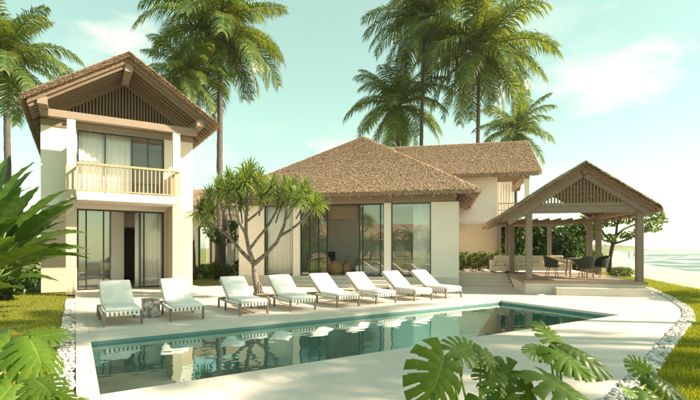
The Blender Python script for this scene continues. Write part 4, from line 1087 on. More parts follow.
def palm(label, base, height, crown_xy, flen, seed, group='coconut palms', nfr=30, tr_=0.16, bare=0):
    rr = random.Random(seed)
    root = empty('coconut_palm', base); tag(root, label, 'palm tree', group)
    top = Vector((crown_xy[0] - base[0], crown_xy[1] - base[1], height))
    ctrl = Vector((top.x * 0.2, top.y * 0.2, height * 0.55)); n = 26; pts, rad = [], []
    for i in range(n + 1):
        t = i / n; p = ctrl * (2 * t * (1 - t)) + top * t * t
        pts.append(p); rad.append(tr_ * (1.45 - 0.45 * min(1, t * 6)) * (1 - 0.35 * t) * (1.06 if i % 2 else 0.97))
    MB().tube(pts, rad, 10).build('trunk', 'bark_palm', root, True)
    sc = flen / 4.4
    for k in range(nfr):
        u = (k + rr.random()) / nfr
        i = min(6, int(u ** 0.9 * 7))
        a = k * 2.39996 + rr.uniform(-0.25, 0.25)
        s_ = sc * rr.uniform(0.85, 1.1) * (0.85 if i == 6 else 1)
        link('frond', FR[(i, rr.randrange(2))], 'palm_leaf', root, tuple(top + Vector((0.08 * math.cos(a), 0.08 * math.sin(a), -0.05))), (rr.uniform(-0.12, 0.12), 0, a), (s_, s_, s_))
    for k in range(6):
        a = k * 1.05 + rr.random(); MB().lathe([(0.03, -0.14), (0.10, -0.08), (0.125, 0.0), (0.09, 0.1), (0.02, 0.13)], 10).build('coconut', 'coconut', root, True, loc=tuple(top + Vector((0.26 * math.cos(a), 0.26 * math.sin(a), -0.28 - 0.1 * (k % 2)))))
    return root
def palm_px(label, cx, cy, D, bx, flen, seed, **k):
    c = px(cx, cy, D); b = Vector(((bx - 350) / F_PX * D, D, -0.05))
    return palm(label, tuple(b), c.z + 0.05, (c.x, c.y + 0.4), flen, seed, **k)
palm_px('coconut palm rising behind the two-storey villa, on the banana plant side', -2, 55, 19, 9, 3.2, 3, nfr=34)
palm_px('tall coconut palm with bare grey trunk beside the two-storey villa gable', 219, 26, 24.5, 219, 4.6, 5, nfr=38, tr_=0.19)
palm_px('short coconut palm showing just above the two-storey villa roof edge', 184, 72, 23, 192, 2.8, 7, nfr=32)
palm_px('tall coconut palm above the pyramid roof with the highest, densest crown', 425, 14, 32, 420, 5.4, 9, nfr=38)
palm_px('tall coconut palm over the ridge of the rear wing', 481, 48, 30, 477, 5.6, 11, nfr=40)
palm_px('lower coconut palm directly behind the peak of the pyramid roof', 398, 104, 34, 400, 4.6, 13, nfr=34)
palm_px('small coconut palm behind the outer end of the rear wing roof', 517, 130, 40, 516, 4.2, 15, nfr=30)

def leaf_cloud(ells, n, size, aspect=0.45, shell=0.55, droop=0.3, gap=0.0):
    """folded leaf faces through several ellipsoids"""
    vol = np.array([e[3] * e[4] * e[5] for e in ells]) ** 0.75; vol = vol / vol.sum()
    Vs = []
    for e, fr_ in zip(ells, vol):
        k = max(8, int(n * fr_)); d = rng.normal(size=(k, 3)); d /= np.linalg.norm(d, axis=1)[:, None]
        r = rng.random(k) ** (1 / 3.0); r = shell + (1 - shell) * r; r *= rng.uniform(0.85, 1.12, k)
        c = np.array(e[:3]) + d * r[:, None] * np.array(e[3:6])
        c = c[c[:, 2] > 0.02]; d = d[:len(c)]
        k = len(c)
        ax = rng.normal(size=(k, 3)) + d * 0.9; ax[:, 2] -= droop; ax /= np.linalg.norm(ax, axis=1)[:, None]
        sd = np.cross(ax, rng.normal(size=(k, 3))); sd /= np.linalg.norm(sd, axis=1)[:, None]
        nn = np.cross(ax, sd)
        l = size * rng.uniform(0.6, 1.3, k)[:, None]; w_ = l * aspect * 0.5
        p0 = c - ax * l * 0.5; p2 = c + ax * l * 0.5; a = c + sd * w_ + nn * l * 0.1; b = c - sd * w_ + nn * l * 0.1
        Vs.append(np.stack([p0, a, p2, b], 1).reshape(-1, 3))
    V = np.concatenate(Vs); m = len(V) // 4
    F_ = np.arange(4 * m).reshape(-1, 4)
    F3 = np.concatenate([F_[:, [0, 1, 2]], F_[:, [0, 2, 3]]])
    return V, F3
def shrub(name, loc, ells, n, size, mat, label, cat='shrub', group=None, aspect=0.45, stems=True, rz=0.0, shell=0.5, droop=0.2):
    root = empty(name, loc, rz); tag(root, label, cat, group)
    V, F3 = leaf_cloud(ells, n, size, aspect, shell, droop)
    o = link('foliage', npmesh('foliage', V, F3), mat, root)
    if stems:
        m = MB()
        for e in ells[:14]:
            m.tube([(e[0] * 0.5, e[1] * 0.5, -0.05), (e[0] * 0.8, e[1] * 0.9, e[2] * 0.5), (e[0], e[1], e[2] + e[5] * 0.4)], [0.025, 0.02, 0.008], 5)
        m.build('stems', 'bark_dark', root)
    return root
# clipped hedge before the wing wall (top at about 1.4 m)
for k in range(5):
    p = local(tr, -3.5 + k * 0.8, 6.5, 0.461)
    shrub('hedge_shrub', p, [(0, 0, 0.45, 0.52, 0.4, 0.48), (0.2, 0.1, 0.6, 0.35, 0.35, 0.38), (-0.2, -0.1, 0.5, 0.35, 0.35, 0.42)], 900, 0.13, 'bright_leaf',
          'rounded bright green shrub of the low hedge before the rear wing wall', 'shrub', 'hedge shrubs before the rear wing')
# tall broad-leaved planting behind the pavilion
for k, (x, D, h) in enumerate(((9.3, 27.0, 3.0), (11.0, 27.6, 3.5), (12.8, 27.2, 3.2), (14.4, 27.6, 3.3), (7.6, 26.5, 2.6))):
    ells = [(rng.uniform(-.9, .9), rng.uniform(-.5, .5), h * q, 0.95, 0.7, 0.65) for q in (0.15, 0.3, 0.4, 0.5, 0.6, 0.7, 0.82)]
    shrub('broadleaf_shrub', (x, D, -0.04), ells, 2800, 0.36, 'hedge_leaf', 'tall dense dark green shrub screening the back of the pavilion', 'shrub', 'tall shrubs behind the pavilion', 0.5)
# beach tree right of the pavilion
def beach_tree():
    D = 25.0; base = px(609, 271, D); base.z = -0.05
    root = empty('beach_tree', base); tag(root, 'spreading leafy tree leaning out towards the beach beside the pavilion', 'tree')
    P = lambda x, y, dd=0: px(x, y, D + dd) - base
    m = MB()
    br = [([P(609, 272), P(610, 258), P(613, 244), P(616, 236)], [.13, .11, .10, .08]),
          ([P(616, 236), P(624, 229, .4), P(636, 224, .6), P(648, 219, .8)], [.08, .06, .045, .02]),
          ([P(613, 244), P(626, 240, -.4), P(640, 233, -.6), P(652, 231, -.8)], [.07, .05, .04, .015]),
          ([P(616, 236), P(617, 225), P(624, 214, .3), P(632, 208, .4)], [.07, .06, .04, .02]),
          ([P(613, 244), P(604, 234, .4), P(596, 222, .8), P(590, 214, 1)], [.08, .06, .04, .02]),
          ([P(617, 225), P(608, 213, -.5), P(604, 207, -.6)], [.06, .04, .02])]
    for p_, r_ in br: m.tube(p_, r_, 7)
    m.build('trunk', 'bark_dark', root, True)
    sp = [(632, 212), (640, 217), (648, 222), (656, 214), (652, 228), (640, 230), (626, 220), (618, 212), (606, 208), (598, 213), (590, 218), (600, 224), (612, 222), (628, 236), (608, 238), (594, 230), (644, 208), (660, 221)]
    ells = []
    for x, y in sp:
        q = P(x, y, rng.uniform(-1, 1)); ells.append((q.x, q.y, q.z, 0.45, 0.5, 0.26))
    V, F3 = leaf_cloud(ells, 1900, 0.22, 0.5, 0.2, 0.2); link('crown', npmesh('crown', V, F3), 'bright_leaf', root)
beach_tree()
shrub('dune_grass', (15.6, 25.4, -0.04), [(0, 0, 0.25, 0.7, 0.6, 0.3), (0.5, 0.9, 0.2, 0.7, 0.6, 0.3)], 700, 0.3, 'bright_leaf', 'clump of pale grassy growth at the edge of the lawn by the beach', 'grass clump', None, 0.12, False)

# planting between the two villas
for k in range(5):
    x = -8.9 + k * 0.95
    shrub('hedge_shrub', (x, 24.0 - 0.1 * k, -0.04), [(0, 0, 0.35, 0.62, 0.5, 0.42), (0.25, 0, 0.45, 0.4, 0.4, 0.36)], 800, 0.13, 'hedge_leaf', 'dark green shrub of the low hedge in the gap between the two villas', 'shrub', 'hedge shrubs between the villas')
shrub('flowering_shrub', (-6.95, 22.6, -0.04), [(0, 0, 0.5, 0.35, 0.35, 0.35), (0.1, 0, 0.75, 0.25, 0.2, 0.2)], 300, 0.2, 'bright_leaf', 'bright yellow-green shrub standing in the hedge gap between the villas', 'shrub')
g = empty('small_tree', (-6.7, 23.2, -0.04)); tag(g, 'small thin tree with dark hanging leaves in the gap between the villas', 'tree')
MB().tube([(0, 0, 0), (0.05, 0, 1.4), (-0.2, 0, 2.2), (-0.5, 0, 2.7)], [.05, .04, .03, .015], 6).tube([(0.05, 0, 1.4), (0.35, 0, 2.3), (0.5, 0.1, 3.0)], [.035, .025, .01], 6).build('trunk', 'bark_dark', g, True)
V, F3 = leaf_cloud([(-0.55, 0, 2.5, .5, .4, .35), (-0.2, 0, 2.1, .4, .4, .3), (0.4, 0, 2.8, .45, .4, .35), (0.5, 0, 2.2, .35, .3, .3)], 420, 0.3, 0.35, 0.2, 0.6); link('crown', npmesh('crown', V, F3), 'hedge_leaf', g)
for k, (x, D, h) in enumerate(((-5.4, 24.5, 2.6),)):
    shrub('broadleaf_shrub', (x, D, -0.04), [(rng.uniform(-.5, .5), 0, h * q, .6, .5, .5) for q in (.25, .5, .7, .85)], 900, 0.28, 'hedge_leaf', 'tall dark shrub against the side wall of the pyramid-roofed villa', 'shrub')
# rear guest house in the gap
rh = empty('guest_house', (-11.8, 28.0, 0), R(-4)); tag(rh, 'cream flat-fronted guest house with thatch glimpsed between the villas', 'villa')
part(lambda m: (m.box(0, 2.2, 0, 0.3, 0, 4.3), m.box(2.2, 5.6, 0, 0.3, 3.0, 4.3), m.box(4.6, 6.5, 0, 0.3, 0, 3.0)), 'wall', 'white_render', rh)
part(lambda m: m.box(2.2, 4.6, 1.8, 2.0, 0, 3.0), 'inner_wall', 'white_render', rh)
part(lambda m: m.box(-0.1, 6.6, -0.4, -0.001, 3.7, 4.0), 'cornice', 'white_render', rh)
window_unit(rh, 'glass_wall', 2.2, 4.6, 0.05, 3.0, 0.1, (3.0,), fw=0.09)
def f(m): m.add([(-0.5, -0.6, 4.2), (7, -0.6, 4.2), (7, 5, 4.2), (-0.5, 5, 4.2), (0.5, 2.2, 5.6), (6, 2.2, 5.6)], [(0, 1, 5, 4), (1, 2, 5), (2, 3, 4, 5), (3, 0, 4), (3, 2, 1, 0)])
part(f, 'thatch_roof', 'thatch', rh)
dp = empty('garden_post', px(224, 277, 22.5)); dp.location.z = -0.04; tag(dp, 'slim dark pole standing before the hedge between the villas', 'post')
MB().box(-0.07, 0.07, -0.07, 0.07, 0, 3.7).build('shaft', 'dark_metal', dp); MB().box(-0.12, 0.12, -0.12, 0.12, 0, 0.06).build('foot', 'dark_metal', dp)

# ------------------------------------------------------------------ dragon tree (forked trunk, tufts of sword leaves)
def sword_tuft(seed, n=90, L=0.52):
    rr = random.Random(seed); m = MB()
    for k in range(n):
        a = k * 2.39996; e = R(85) - R(125) * ((k + 0.5) / n) ** 0.85 + rr.uniform(-.12, .12)
        l = L * rr.uniform(0.75, 1.1); d = Vector((math.cos(a) * math.cos(e), math.sin(a) * math.cos(e), math.sin(e)))
        sd = Vector((-math.sin(a), math.cos(a), 0)); p = Vector((0, 0, -0.06 * k / n)) + d * 0.02
        p1 = p + d * l * 0.45; d2 = (d + Vector((0, 0, -0.25))).normalized(); p2 = p1 + d2 * l * 0.35; d3 = (d2 + Vector((0, 0, -0.45))).normalized(); p3 = p2 + d3 * l * 0.25
        strip(m, [p, p1, p2, p3], [0.014, 0.022, 0.016, 0.002], sd)
    return m.mesh('leaf_tuft')
TUF = [sword_tuft(s) for s in range(4)]
def dragon_tree():
    D = 14.3; base = px(259, 298, D); base.z = -0.01
    root = empty('dragon_tree', base); tag(root, 'forked dragon tree with pale twisted limbs and spiky leaf tufts', 'tree')
    P = lambda x, y, dd=0.0: px(x, y, D + dd) - base
    br = [
        ([P(259, 299), P(257, 288), P(255, 276), P(254, 264)], [.13, .11, .095, .085]),
        ([P(254, 264), P(249, 250, -.1), P(246, 235, -.15), P(246, 215, -.1), P(248, 196, 0), P(250, 178, 0)], [.085, .065, .058, .05, .042, .035]),
        ([P(254, 264), P(243, 253, .1), P(230, 238, .2), P(217, 226, .3), P(206, 221, .35), P(200, 213, .4)], [.075, .06, .05, .045, .035, .03]),
        ([P(230, 238, .2), P(227, 222, .1), P(222, 208, 0), P(219, 194, 0)], [.045, .04, .035, .03]),
        ([P(254, 264), P(266, 254, -.2), P(277, 242, -.3), P(284, 226, -.4), P(287, 210, -.4), P(290, 197, -.4)], [.08, .062, .055, .05, .042, .035]),
        ([P(280, 236, -.35), P(292, 229, -.5), P(304, 219, -.6), P(313, 208, -.6)], [.048, .042, .036, .03]),
        ([P(246, 222, -.1), P(254, 216, .3), P(262, 209, .5), P(267, 196, .5)], [.042, .038, .034, .028]),
        ([P(246, 235, -.1), P(239, 222, -.4), P(236, 206, -.5), P(236, 192, -.5)], [.045, .04, .034, .028]),
        ([P(249, 250, 0), P(258, 238, .4), P(268, 226, .6), P(276, 212, .7), P(279, 200, .7)], [.05, .045, .04, .035, .028]),
        ([P(217, 226, .3), P(212, 214, .6), P(209, 200, .7)], [.036, .032, .026]),
        ([P(248, 200), P(240, 192, .4), P(232, 184, .6)], [.036, .03, .026]),
        ([P(287, 210, -.4), P(297, 202, 0), P(303, 194, .1)], [.036, .03, .026]),
        ([P(267, 202, .5), P(262, 190, .3), P(258, 182, .3)], [.034, .03, .025]),
    ]
    m = MB()
    for p_, r_ in br: m.tube(p_, r_, 9)
    rr = random.Random(4)
    for k in range(14):   # buttress roots
        a = k * 0.449; r0 = .10; r1 = rr.uniform(.2, .3)
        m.tube([(r0 * .6 * math.cos(a), r0 * .6 * math.sin(a), rr.uniform(.3, .55)), (r0 * 1.3 * math.cos(a), r0 * 1.3 * math.sin(a), .2), (r1 * math.cos(a), r1 * math.sin(a), -.03)], [.03, .028, .022], 6)
    m.build('trunk', 'bark_pale', root, True)
    tips = [(250, 174, 0), (200, 210, .4), (219, 190, 0), (290, 193, -.4), (314, 205, -.6), (267, 192, .5), (236, 188, -.5), (279, 196, .7), (209, 197, .7), (231, 181, .6), (304, 191, .1), (258, 180, .3),
            (243, 184, .7), (272, 186, -.3), (226, 200, .9), (212, 212, -.2), (298, 199, -.8), (286, 186, .5), (319, 203, -.2), (262, 196, -.4), (247, 196, .9), (205, 219, .9), (240, 203, .8), (283, 203, .9), (227, 191, -.6), (263, 186, .9), (294, 188, -.2), (309, 199, .4), (245, 181, -.4)]
    for k, (x, y, dd) in enumerate(tips):
        s_ = rr.uniform(.85, 1.1) * (1.15 if k == 0 else 1)
        o = link('leaf_tuft', TUF[k % 4], 'sword_leaf', root, tuple(P(x, y, dd)), (rr.uniform(-.35, .35), rr.uniform(-.35, .35), rr.uniform(0, 6.28)), (s_, s_, s_))
        if k >= 12:
            MB().tube([P(x, y, dd) + Vector((0, 0, .02)), P(x + (250 - x) * .12, y + 9, dd * .8), P(x + (250 - x) * .22, y + 20, dd * .6)], [.024, .026, .028], 7).build('branch', 'bark_pale', root, True)
dragon_tree()

# ------------------------------------------------------------------ broad-leaved plants
def set_uv(me, uvs):
    lay = me.uv_layers.new(name='UVMap')
    vi = np.empty(len(me.loops), np.int32); me.loops.foreach_get('vertex_index', vi)
    lay.data.foreach_set('uv', np.asarray(uvs, np.float32)[vi].ravel())
def lance_leaf(L, W, droop, fold, seed):
    """strelitzia / banana type blade: x along leaf, arching down, folded on the midrib"""
    rr = random.Random(seed); n, k = 20, 4; V, F_, U = [], [], []
    for i in range(n + 1):
        t = i / n; w_ = W * (math.sin(math.pi * min(1, t ** 0.75)) ** 0.8) + 0.004
        ang = droop * t ** 1.6
        x = L * (t - 0.12 * droop * t ** 3); z = -L * droop * 0.42 * t ** 2.2
        for j in range(-k, k + 1):
            s = j / k
            wav = 0.012 * math.sin(t * 40 + seed) * abs(s)
            V.append((x, w_ * s, z + fold * abs(s) * w_ - 0.25 * fold * w_ * s * s + wav)); U.append((t, abs(s)))
    q = 2 * k + 1
    for i in range(n):
        for j in range(2 * k): a = i * q + j; F_.append((a, a + 1, a + q + 1, a + q))
    me = MB().add(V, F_).mesh('leaf', True); set_uv(me, U); return me
LANCE = [lance_leaf(1.25, 0.20, d, f_, s) for s, (d, f_) in enumerate(((0.25, 0.5), (0.5, 0.45), (0.8, 0.35), (0.35, 0.6)))]
def banana_plant(loc, n, label, seed, spread=1.0, cat='plant', hmul=1.0, bias=None):
    rr = random.Random(seed); root = empty('strelitzia_plant', loc); tag(root, label, cat)
    m = MB()
    for k in range(5):
        a = k * 1.3; m.tube([(0.15 * math.cos(a), 0.15 * math.sin(a), -0.05), (0.2 * math.cos(a), 0.2 * math.sin(a), 0.5 * hmul), (0.22 * math.cos(a), 0.22 * math.sin(a), 0.95 * hmul)], [0.10, 0.085, 0.06], 8)
    m.build('stem', 'bark_palm', root, True)
    for k in range(n):
        a = k * 2.39996 if bias is None else bias + rr.uniform(-1.9, 1.9)
        u = (k + 0.5) / n; e = R(82 - 62 * u) + rr.uniform(-.1, .1)
        b = Vector((0.2 * math.cos(a), 0.2 * math.sin(a), (0.7 + 0.5 * rr.random() - 0.35 * u) * hmul)); pl = rr.uniform(0.5, 0.95) * spread * (1.15 - 0.4 * u)
        d = Vector((math.cos(a) * math.cos(e), math.sin(a) * math.cos(e), math.sin(e))); tip = b + d * pl
        pet = MB().tube([b, b.lerp(tip, .5) + Vector((0, 0, .03)), tip + d * .05], [.022, .018, .013], 6).build('petiole', 'stem_green', root, True)
        s_ = rr.uniform(0.8, 1.1) * spread
        lf = link('leaf', LANCE[rr.randrange(4)], 'broad_leaf', root, tuple(tip), (rr.uniform(-.4, .4), -(e - 0.15), a), (s_, s_ * rr.uniform(.85, 1.15), s_))
    return root
banana_plant((-7.75, 9.2, -0.04), 62, 'large strelitzia plant with long glossy leaves on the left lawn', 21, 1.15, hmul=1.3)
banana_plant((-9.9, 11.6, -0.04), 44, 'second strelitzia plant behind the large one, against the villa side', 25, 1.1, hmul=1.2)
for k, (x, y, h) in enumerate(((-10.75, 13.9, 1.9), (-11.8, 14.2, 2.1), (-12.9, 16.5, 2.6), (-13.6, 18.4, 2.9), (-12.9, 20.4, 3.0))):
    shrub('broadleaf_shrub', (x, y, -0.04), [(rng.uniform(-.5, .5), rng.uniform(-.3, .3), h * q, .7, .6, .5) for q in (.2, .4, .6, .75)], 1200, 0.28, 'hedge_leaf', 'dark shrub filling the corner behind the strelitzia plants', 'shrub', 'shrubs behind the strelitzia plants')

def monstera_leaf(L, seed, droop=0.5, nlobes=6):
    """heart-shaped blade with deep slots between the side veins"""
    rr = random.Random(seed); nt_, nr = 84, 9; V, F_, U = [], [], []
    idx = {}
    for side in (-1, 1):
        ph = rr.uniform(-.25, .25)
        slots = [(k + 0.95 + ph * 0.5) / (nlobes + 0.7) for k in range(nlobes)]
        sw = [rr.uniform(0.018, 0.03) for _ in slots]; sr = [rr.uniform(0.38, 0.55) for _ in slots]
        for i in range(nt_ + 1):
            t = i / nt_
            ang = R(152) - R(140) * t ** 0.72
            wl = L * (0.50 + 0.12 * math.sin(math.pi * t)) * (1 - 0.35 * t ** 3) * (0.80 + 0.2 * min(1, t * 8))
            if t > 0.93: wl *= 1 - 0.3 * (t - 0.93) / 0.07
            bx = L * 0.80 * t
            for j in range(nr + 1):
                r = j / nr
                x = bx + r * wl * math.cos(ang) + 0.10 * L * r * r * t; y = side * r * wl * math.sin(ang)
                lob = math.sin(math.pi * min(1, max(0, ((t * (nlobes + 0.7) - 0.95 - ph * 0.5) % 1.0))))
                z = -droop * L * (0.30 * (bx / L) ** 2 + 0.42 * r * r * abs(math.sin(ang))) + 0.05 * L * math.sin(math.pi * r * 0.6) - 0.025 * L * (1 - lob) * r
                idx[(side, i, j)] = len(V); V.append((x, y, z)); U.append((t * (nlobes + 0.7) / 30 * 2 + 0.0, r if True else 0))
        for i in range(nt_):
            tm = (i + 0.5) / nt_
            for j in range(nr):
                rm = (j + 0.5) / nr; cut = False
                for s_, w_, r0 in zip(slots, sw, sr):
                    if rm > r0 and abs(tm - s_) < w_ * (0.45 + 1.0 * (rm - r0)): cut = True
                if cut: continue
                q = (idx[(side, i, j)], idx[(side, i + 1, j)], idx[(side, i + 1, j + 1)], idx[(side, i, j + 1)])
                F_.append(q if side > 0 else q[::-1])
    me = MB().add(V, F_).mesh('leaf', True)
    set_uv(me, U)
    bm = bmesh.new(); bm.from_mesh(me); bmesh.ops.remove_doubles(bm, verts=bm.verts[:], dist=1e-5)
    bmesh.ops.delete(bm, geom=[v for v in bm.verts if not v.link_faces], context='VERTS'); bm.to_mesh(me); bm.free()
    me.polygons.foreach_set('use_smooth', [True] * len(me.polygons))
    return me
MON = [monstera_leaf(1.0, s, d) for s, d in enumerate((0.45, 0.75, 0.3, 0.95))]
def monstera(loc, leaves, label):
    """leaves: (px x, px y, depth, size m, tip direction (3), up normal (3), variant)"""
    root = empty('monstera_plant', loc); tag(root, label, 'plant'); base = Vector(loc)
    for k, (x, y, D, s_, tip, nrm, v) in enumerate(leaves):
        p = px(x, y, D) - base
        xa = Vector(tip).normalized(); za = Vector(nrm); za = (za - xa * za.dot(xa)).normalized(); ya = za.cross(xa)
        M = Matrix((xa, ya, za)).transposed().to_4x4()
        o = link('leaf', MON[v], 'monstera_leaf', root)
        o.matrix_local = Matrix.Translation(p) @ M @ Matrix.Scale(s_, 4)
        g = Vector((random.uniform(-.08, .08), random.uniform(-.08, .08), 0))
        pts = [g, g.lerp(p, .35) + Vector((0, 0, .12 * p.z)), g.lerp(p, .75) + Vector((0, 0, .12 * p.z)) - xa * 0.03, p - xa * 0.005]
        MB().tube(pts, [.011, .009, .007, .005], 7).build('petiole', 'stem_green', root, True)
    return root
# middle foreground plants: leaf base points, depth ~3 m
monstera((0.85, 3.0, -0.04), [
    (444, 356, 3.0, 0.36, (-0.30, -0.45, -0.68), (0.35, -0.65, 0.65), 1),
    (456, 352, 3.15, 0.26, (0.50, 0.45, 0.02), (0.4, -0.45, 0.8), 2),
    (484, 350, 3.3, 0.19, (0.10, -0.4, -0.30), (0.45, -0.6, 0.65), 0),
    (512, 370, 3.2, 0.27, (-0.80, -0.25, -0.15), (0.4, -0.5, 0.8), 2),
    (508, 386, 3.0, 0.22, (-0.5, -0.5, -0.4), (0.45, -0.65, 0.6), 1),
    (480, 398, 2.9, 0.20, (0.3, -0.4, -0.5), (0, -0.7, 0.7), 3),
], 'monstera plant with a big split leaf overhanging the pool deck')
monstera((1.50, 3.0, -0.04), [
    (564, 346, 3.2, 0.29, (0.78, -0.40, -0.28), (0.3, -0.5, 0.85), 3),
    (556, 343, 3.3, 0.22, (-0.10, 0.55, 0.35), (0.3, -0.7, 0.55), 2),
    (543, 349, 3.2, 0.16, (-0.6, -0.35, -0.05), (0.1, -0.5, 0.8), 0),
    (555, 350, 3.15, 0.26, (0.45, -0.55, -0.35), (0.25, -0.5, 0.8), 0),
    (545, 376, 2.9, 0.38, (0.62, -0.45, -0.38), (0.55, -0.45, 0.75), 0),
    (528, 384, 2.9, 0.22, (-0.2, -0.6, -0.5), (0.45, -0.6, 0.65), 1),
], 'monstera plant with a bright sunlit yellow-green leaf beside the deck')
monstera((2.35, 3.6, -0.04), [
    (655, 380, 3.6, 0.24, (0.50, -0.5, -0.40), (0.1, -0.65, 0.75), 1),
    (648, 374, 3.7, 0.17, (-0.35, 0.3, 0.35), (-0.2, -0.7, 0.5), 2),
    (645, 392, 3.5, 0.20, (-0.1, -0.7, -0.4), (0, -0.7, 0.7), 0),
    (632, 392, 3.4, 0.11, (-0.7, -0.3, 0.2), (-0.2, -0.6, 0.8), 2),
], 'low monstera plant on the curved pebble strip')
monstera((-2.35, 2.85, -0.04), [
    (30, 340, 3.0, 0.30, (0.66, -0.45, -0.42), (0.55, -0.35, 0.8), 3),
    (10, 342, 3.0, 0.29, (-0.05, -0.65, -0.50), (0.45, -0.55, 0.75), 1),
    (38, 336, 3.3, 0.20, (0.35, 0.5, -0.02), (0.4, -0.4, 0.85), 2),
    (8, 330, 3.4, 0.22, (-0.6, 0.25, -0.1), (0.3, -0.5, 0.8), 0),
    (36, 380, 2.8, 0.22, (0.75, -0.4, -0.25), (0.45, -0.5, 0.8), 2),
    (78, 399, 2.8, 0.11, (0.45, -0.5, -0.1), (0.4, -0.5, 0.8), 0),
    (10, 388, 2.7, 0.26, (-0.1, -0.6, -0.4), (0.4, -0.6, 0.75), 1),
    (58, 392, 2.8, 0.16, (0.5, -0.4, -0.3), (0.5, -0.4, 0.8), 2),
], 'large monstera plant arching over the pebble strip beside the left lawn')

# ------------------------------------------------------------------ far things
def person(loc, rz, h, mat, label):
    """tiny walking figure: one skinned body"""
    me = bpy.data.meshes.new('body'); k = h / 1.75
    P = [(0, 0, .95), (0, 0, 1.2), (0, 0, 1.42), (0, 0, 1.52), (0, 0, 1.66), (-.1, 0, .9), (-.12, .12, .5), (-.12, .1, .05), (-.12, .0, .02), (.1, 0, .9), (.12, -.12, .5), (.12, -.2, .06), (.12, -.3, .02),
         (-.2, 0, 1.4), (-.26, -.05, 1.12), (-.25, -.15, .88), (.2, 0, 1.4), (.26, .05, 1.12), (.25, .1, .86)]
    E = [(0, 1), (1, 2), (2, 3), (3, 4), (0, 5), (5, 6), (6, 7), (7, 8), (0, 9), (9, 10), (10, 11), (11, 12), (2, 13), (13, 14), (14, 15), (2, 16), (16, 17), (17, 18)]
    rad = [.14, .13, .12, .055, .11, .09, .06, .045, .035, .09, .06, .045, .035, .06, .045, .035, .06, .045, .035]
    me.from_pydata([(x * k, y * k, z * k) for x, y, z in P], E, [])
    o = link('person', me, mat, None, loc, (0, 0, rz))
    md = o.modifiers.new('skin', 'SKIN')
    for v, r_ in zip(me.skin_vertices[0].data, rad): v.radius = (r_ * k, r_ * k)
    me.skin_vertices[0].data[0].use_root = True
    o.modifiers.new('sub', 'SUBSURF').render_levels = 1
    return tag(o, label, 'person', 'people walking on the beach')
def beach_z(x, y):
    e, s_ = interp(GE, y), interp(SH, y); q = (x - e) / (s_ - e); return -0.06 - 0.94 * q
for (x, D, mt, lab) in ((629, 120, 'cloth_red', 'far person in dark red clothes walking on the beach'), (634, 150, 'cloth_dark', 'far person in black clothes walking near the surf')):
    X_ = (x - 350) / F_PX * D
    person((X_, D, beach_z(X_, D)), 0.7, 1.72, mt, lab)
# wooded headland behind the beach and islet on the horizon
def ridge(name, pts, hts, depth, mat, label, kind, base=-1.6, seg=40):
    V, F_ = [], []; rr = random.Random(len(pts)); n = seg
    xs_ = np.linspace(0, 1, n + 1); px_ = np.interp(xs_, np.linspace(0, 1, len(pts)), [p[0] for p in pts]); py_ = np.interp(xs_, np.linspace(0, 1, len(pts)), [p[1] for p in pts]); hh = np.interp(xs_, np.linspace(0, 1, len(hts)), hts)
    for i in range(n + 1):
        h = hh[i] * rr.uniform(.8, 1.15) + 0.05
        for d, q in ((-.5, 0), (-.35, .6), (-.15, .9), (0.05, 1), (.3, .7), (.5, 0)):
            V.append((px_[i], py_[i] + depth * d, base + (h - base) * q * rr.uniform(.92, 1.05)))
    for i in range(n):
        for j in range(5): a = i * 6 + j; F_.append((a, a + 6, a + 7, a + 1))
    return tag(MB().add(V, F_).build(name, mat), label, None, None, kind)
ridge('headland', [(120, 300), (190, 330), (300, 470), (410, 620)], [5.0, 4.0, 3.5, 1.0], 40, 'headland_green', 'low green headland where the beach curves away', 'structure')
ridge('islet', [(1700, 2450), (1725, 2450), (1750, 2450)], [2, 9, 2], 30, 'headland_green', 'small islet on the sea horizon', 'structure')
tag(MB().add([(-900, 900, -0.05), (560, 900, -0.05), (592, 900, -1.3), (700, 1500, -1.3), (700, 6000, -1.3), (-6000, 6000, -0.05), (-6000, -60, -0.05), (-900, -60, -0.05)], [(0, 1, 2, 3, 4, 5, 6, 7)]).build('terrain', 'headland_green'), 'distant flat green land', kind='structure')

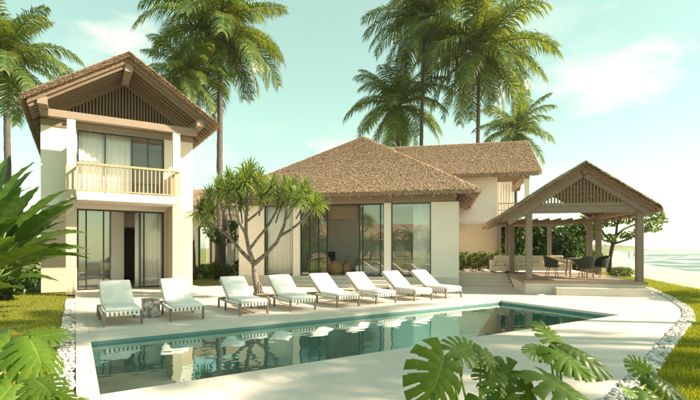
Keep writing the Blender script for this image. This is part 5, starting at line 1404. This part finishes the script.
# ------------------------------------------------------------------ palms beside and behind the viewpoint (they shade the deck and show in the glass)
sh_pal = [((12.9, 6.4), 12.2, 'palm beside the beach lawn whose crown shades the loungers by the marble table'),
          ((16.5, 7.9), 12.0, 'palm beside the beach lawn whose crown shades the middle of the pool'),
          ((17.6, 4.0), 12.0, 'palm beside the beach lawn whose crown shades the near deck'),
          ((15.2, 3.5), 11.4, 'shorter palm beside the beach lawn shading the near pool edge'),
          ((20.5, 13.2), 7.4, 'palm at the edge of the beach lawn shading the pavilion steps'),
          ((19.2, 5.0), 12.8, 'tallest palm on the beach lawn')]
for k, ((x, y), h, lab) in enumerate(sh_pal):
    palm(lab, (x, y, -0.05), h, (x + 0.3, y), 3.4 if h > 9 else 2.9, 40 + k, 'palms on the beach lawn', nfr=[24, 14, 10, 10, 18, 10][k])
# low thatched house and palms behind the viewpoint, mirrored in the windows
bh = empty('garden_house', (-30, -18, 0), R(-32)); tag(bh, 'long low tan thatched house mirrored in the windows', 'villa')
part(lambda m: m.box(0, 30, -5, 0, 0, 3.0), 'wall', 'cladding', bh)
def f(m): m.add([(-1, 0.9, 2.8), (31, 0.9, 2.8), (31, -6, 2.8), (-1, -6, 2.8), (2, -2.5, 5.4), (28, -2.5, 5.4)], [(1, 0, 4, 5), (0, 3, 4), (3, 2, 5, 4), (2, 1, 5), (0, 1, 2, 3)])
part(f, 'thatch_roof', 'thatch', bh)
for k in range(8): part(lambda m: m.box(1.5 + k * 3.6, 3.2 + k * 3.6, 0.01, 0.06, 0.2, 2.4), 'window', 'window_glass', bh)
for k in range(11):
    palm('short palm standing before the garden house mirrored in the windows', (-28 + k * 2.6, -14.5 - k * 1.5, -0.05), 2.3 + (k * 37 % 5) * 0.3, (-28 + k * 2.6, -14.5 - k * 1.5), 2.3, 70 + k, 'palms before the garden house', nfr=26, tr_=0.12)

# ------------------------------------------------------------------ sea air: thin even haze round the whole place
hz = MB().box(-7000, 15000, -300, 15000, -4.0, 42.0).build('haze', None)
tag(hz, 'thin pale sea haze over the whole place', kind='stuff')
hm = bpy.data.materials.new('haze'); hm.use_nodes = True; t = hm.node_tree; t.nodes.clear()
o_ = N(t, 'ShaderNodeOutputMaterial'); pvv = N(t, 'ShaderNodeVolumePrincipled')
pvv.inputs['Color'].default_value = (0.93, 0.95, 0.92, 1); pvv.inputs['Density'].default_value = 0.00036; pvv.inputs['Anisotropy'].default_value = 0.3
t.links.new(pvv.outputs[0], o_.inputs['Volume']); hz.data.materials.append(hm)
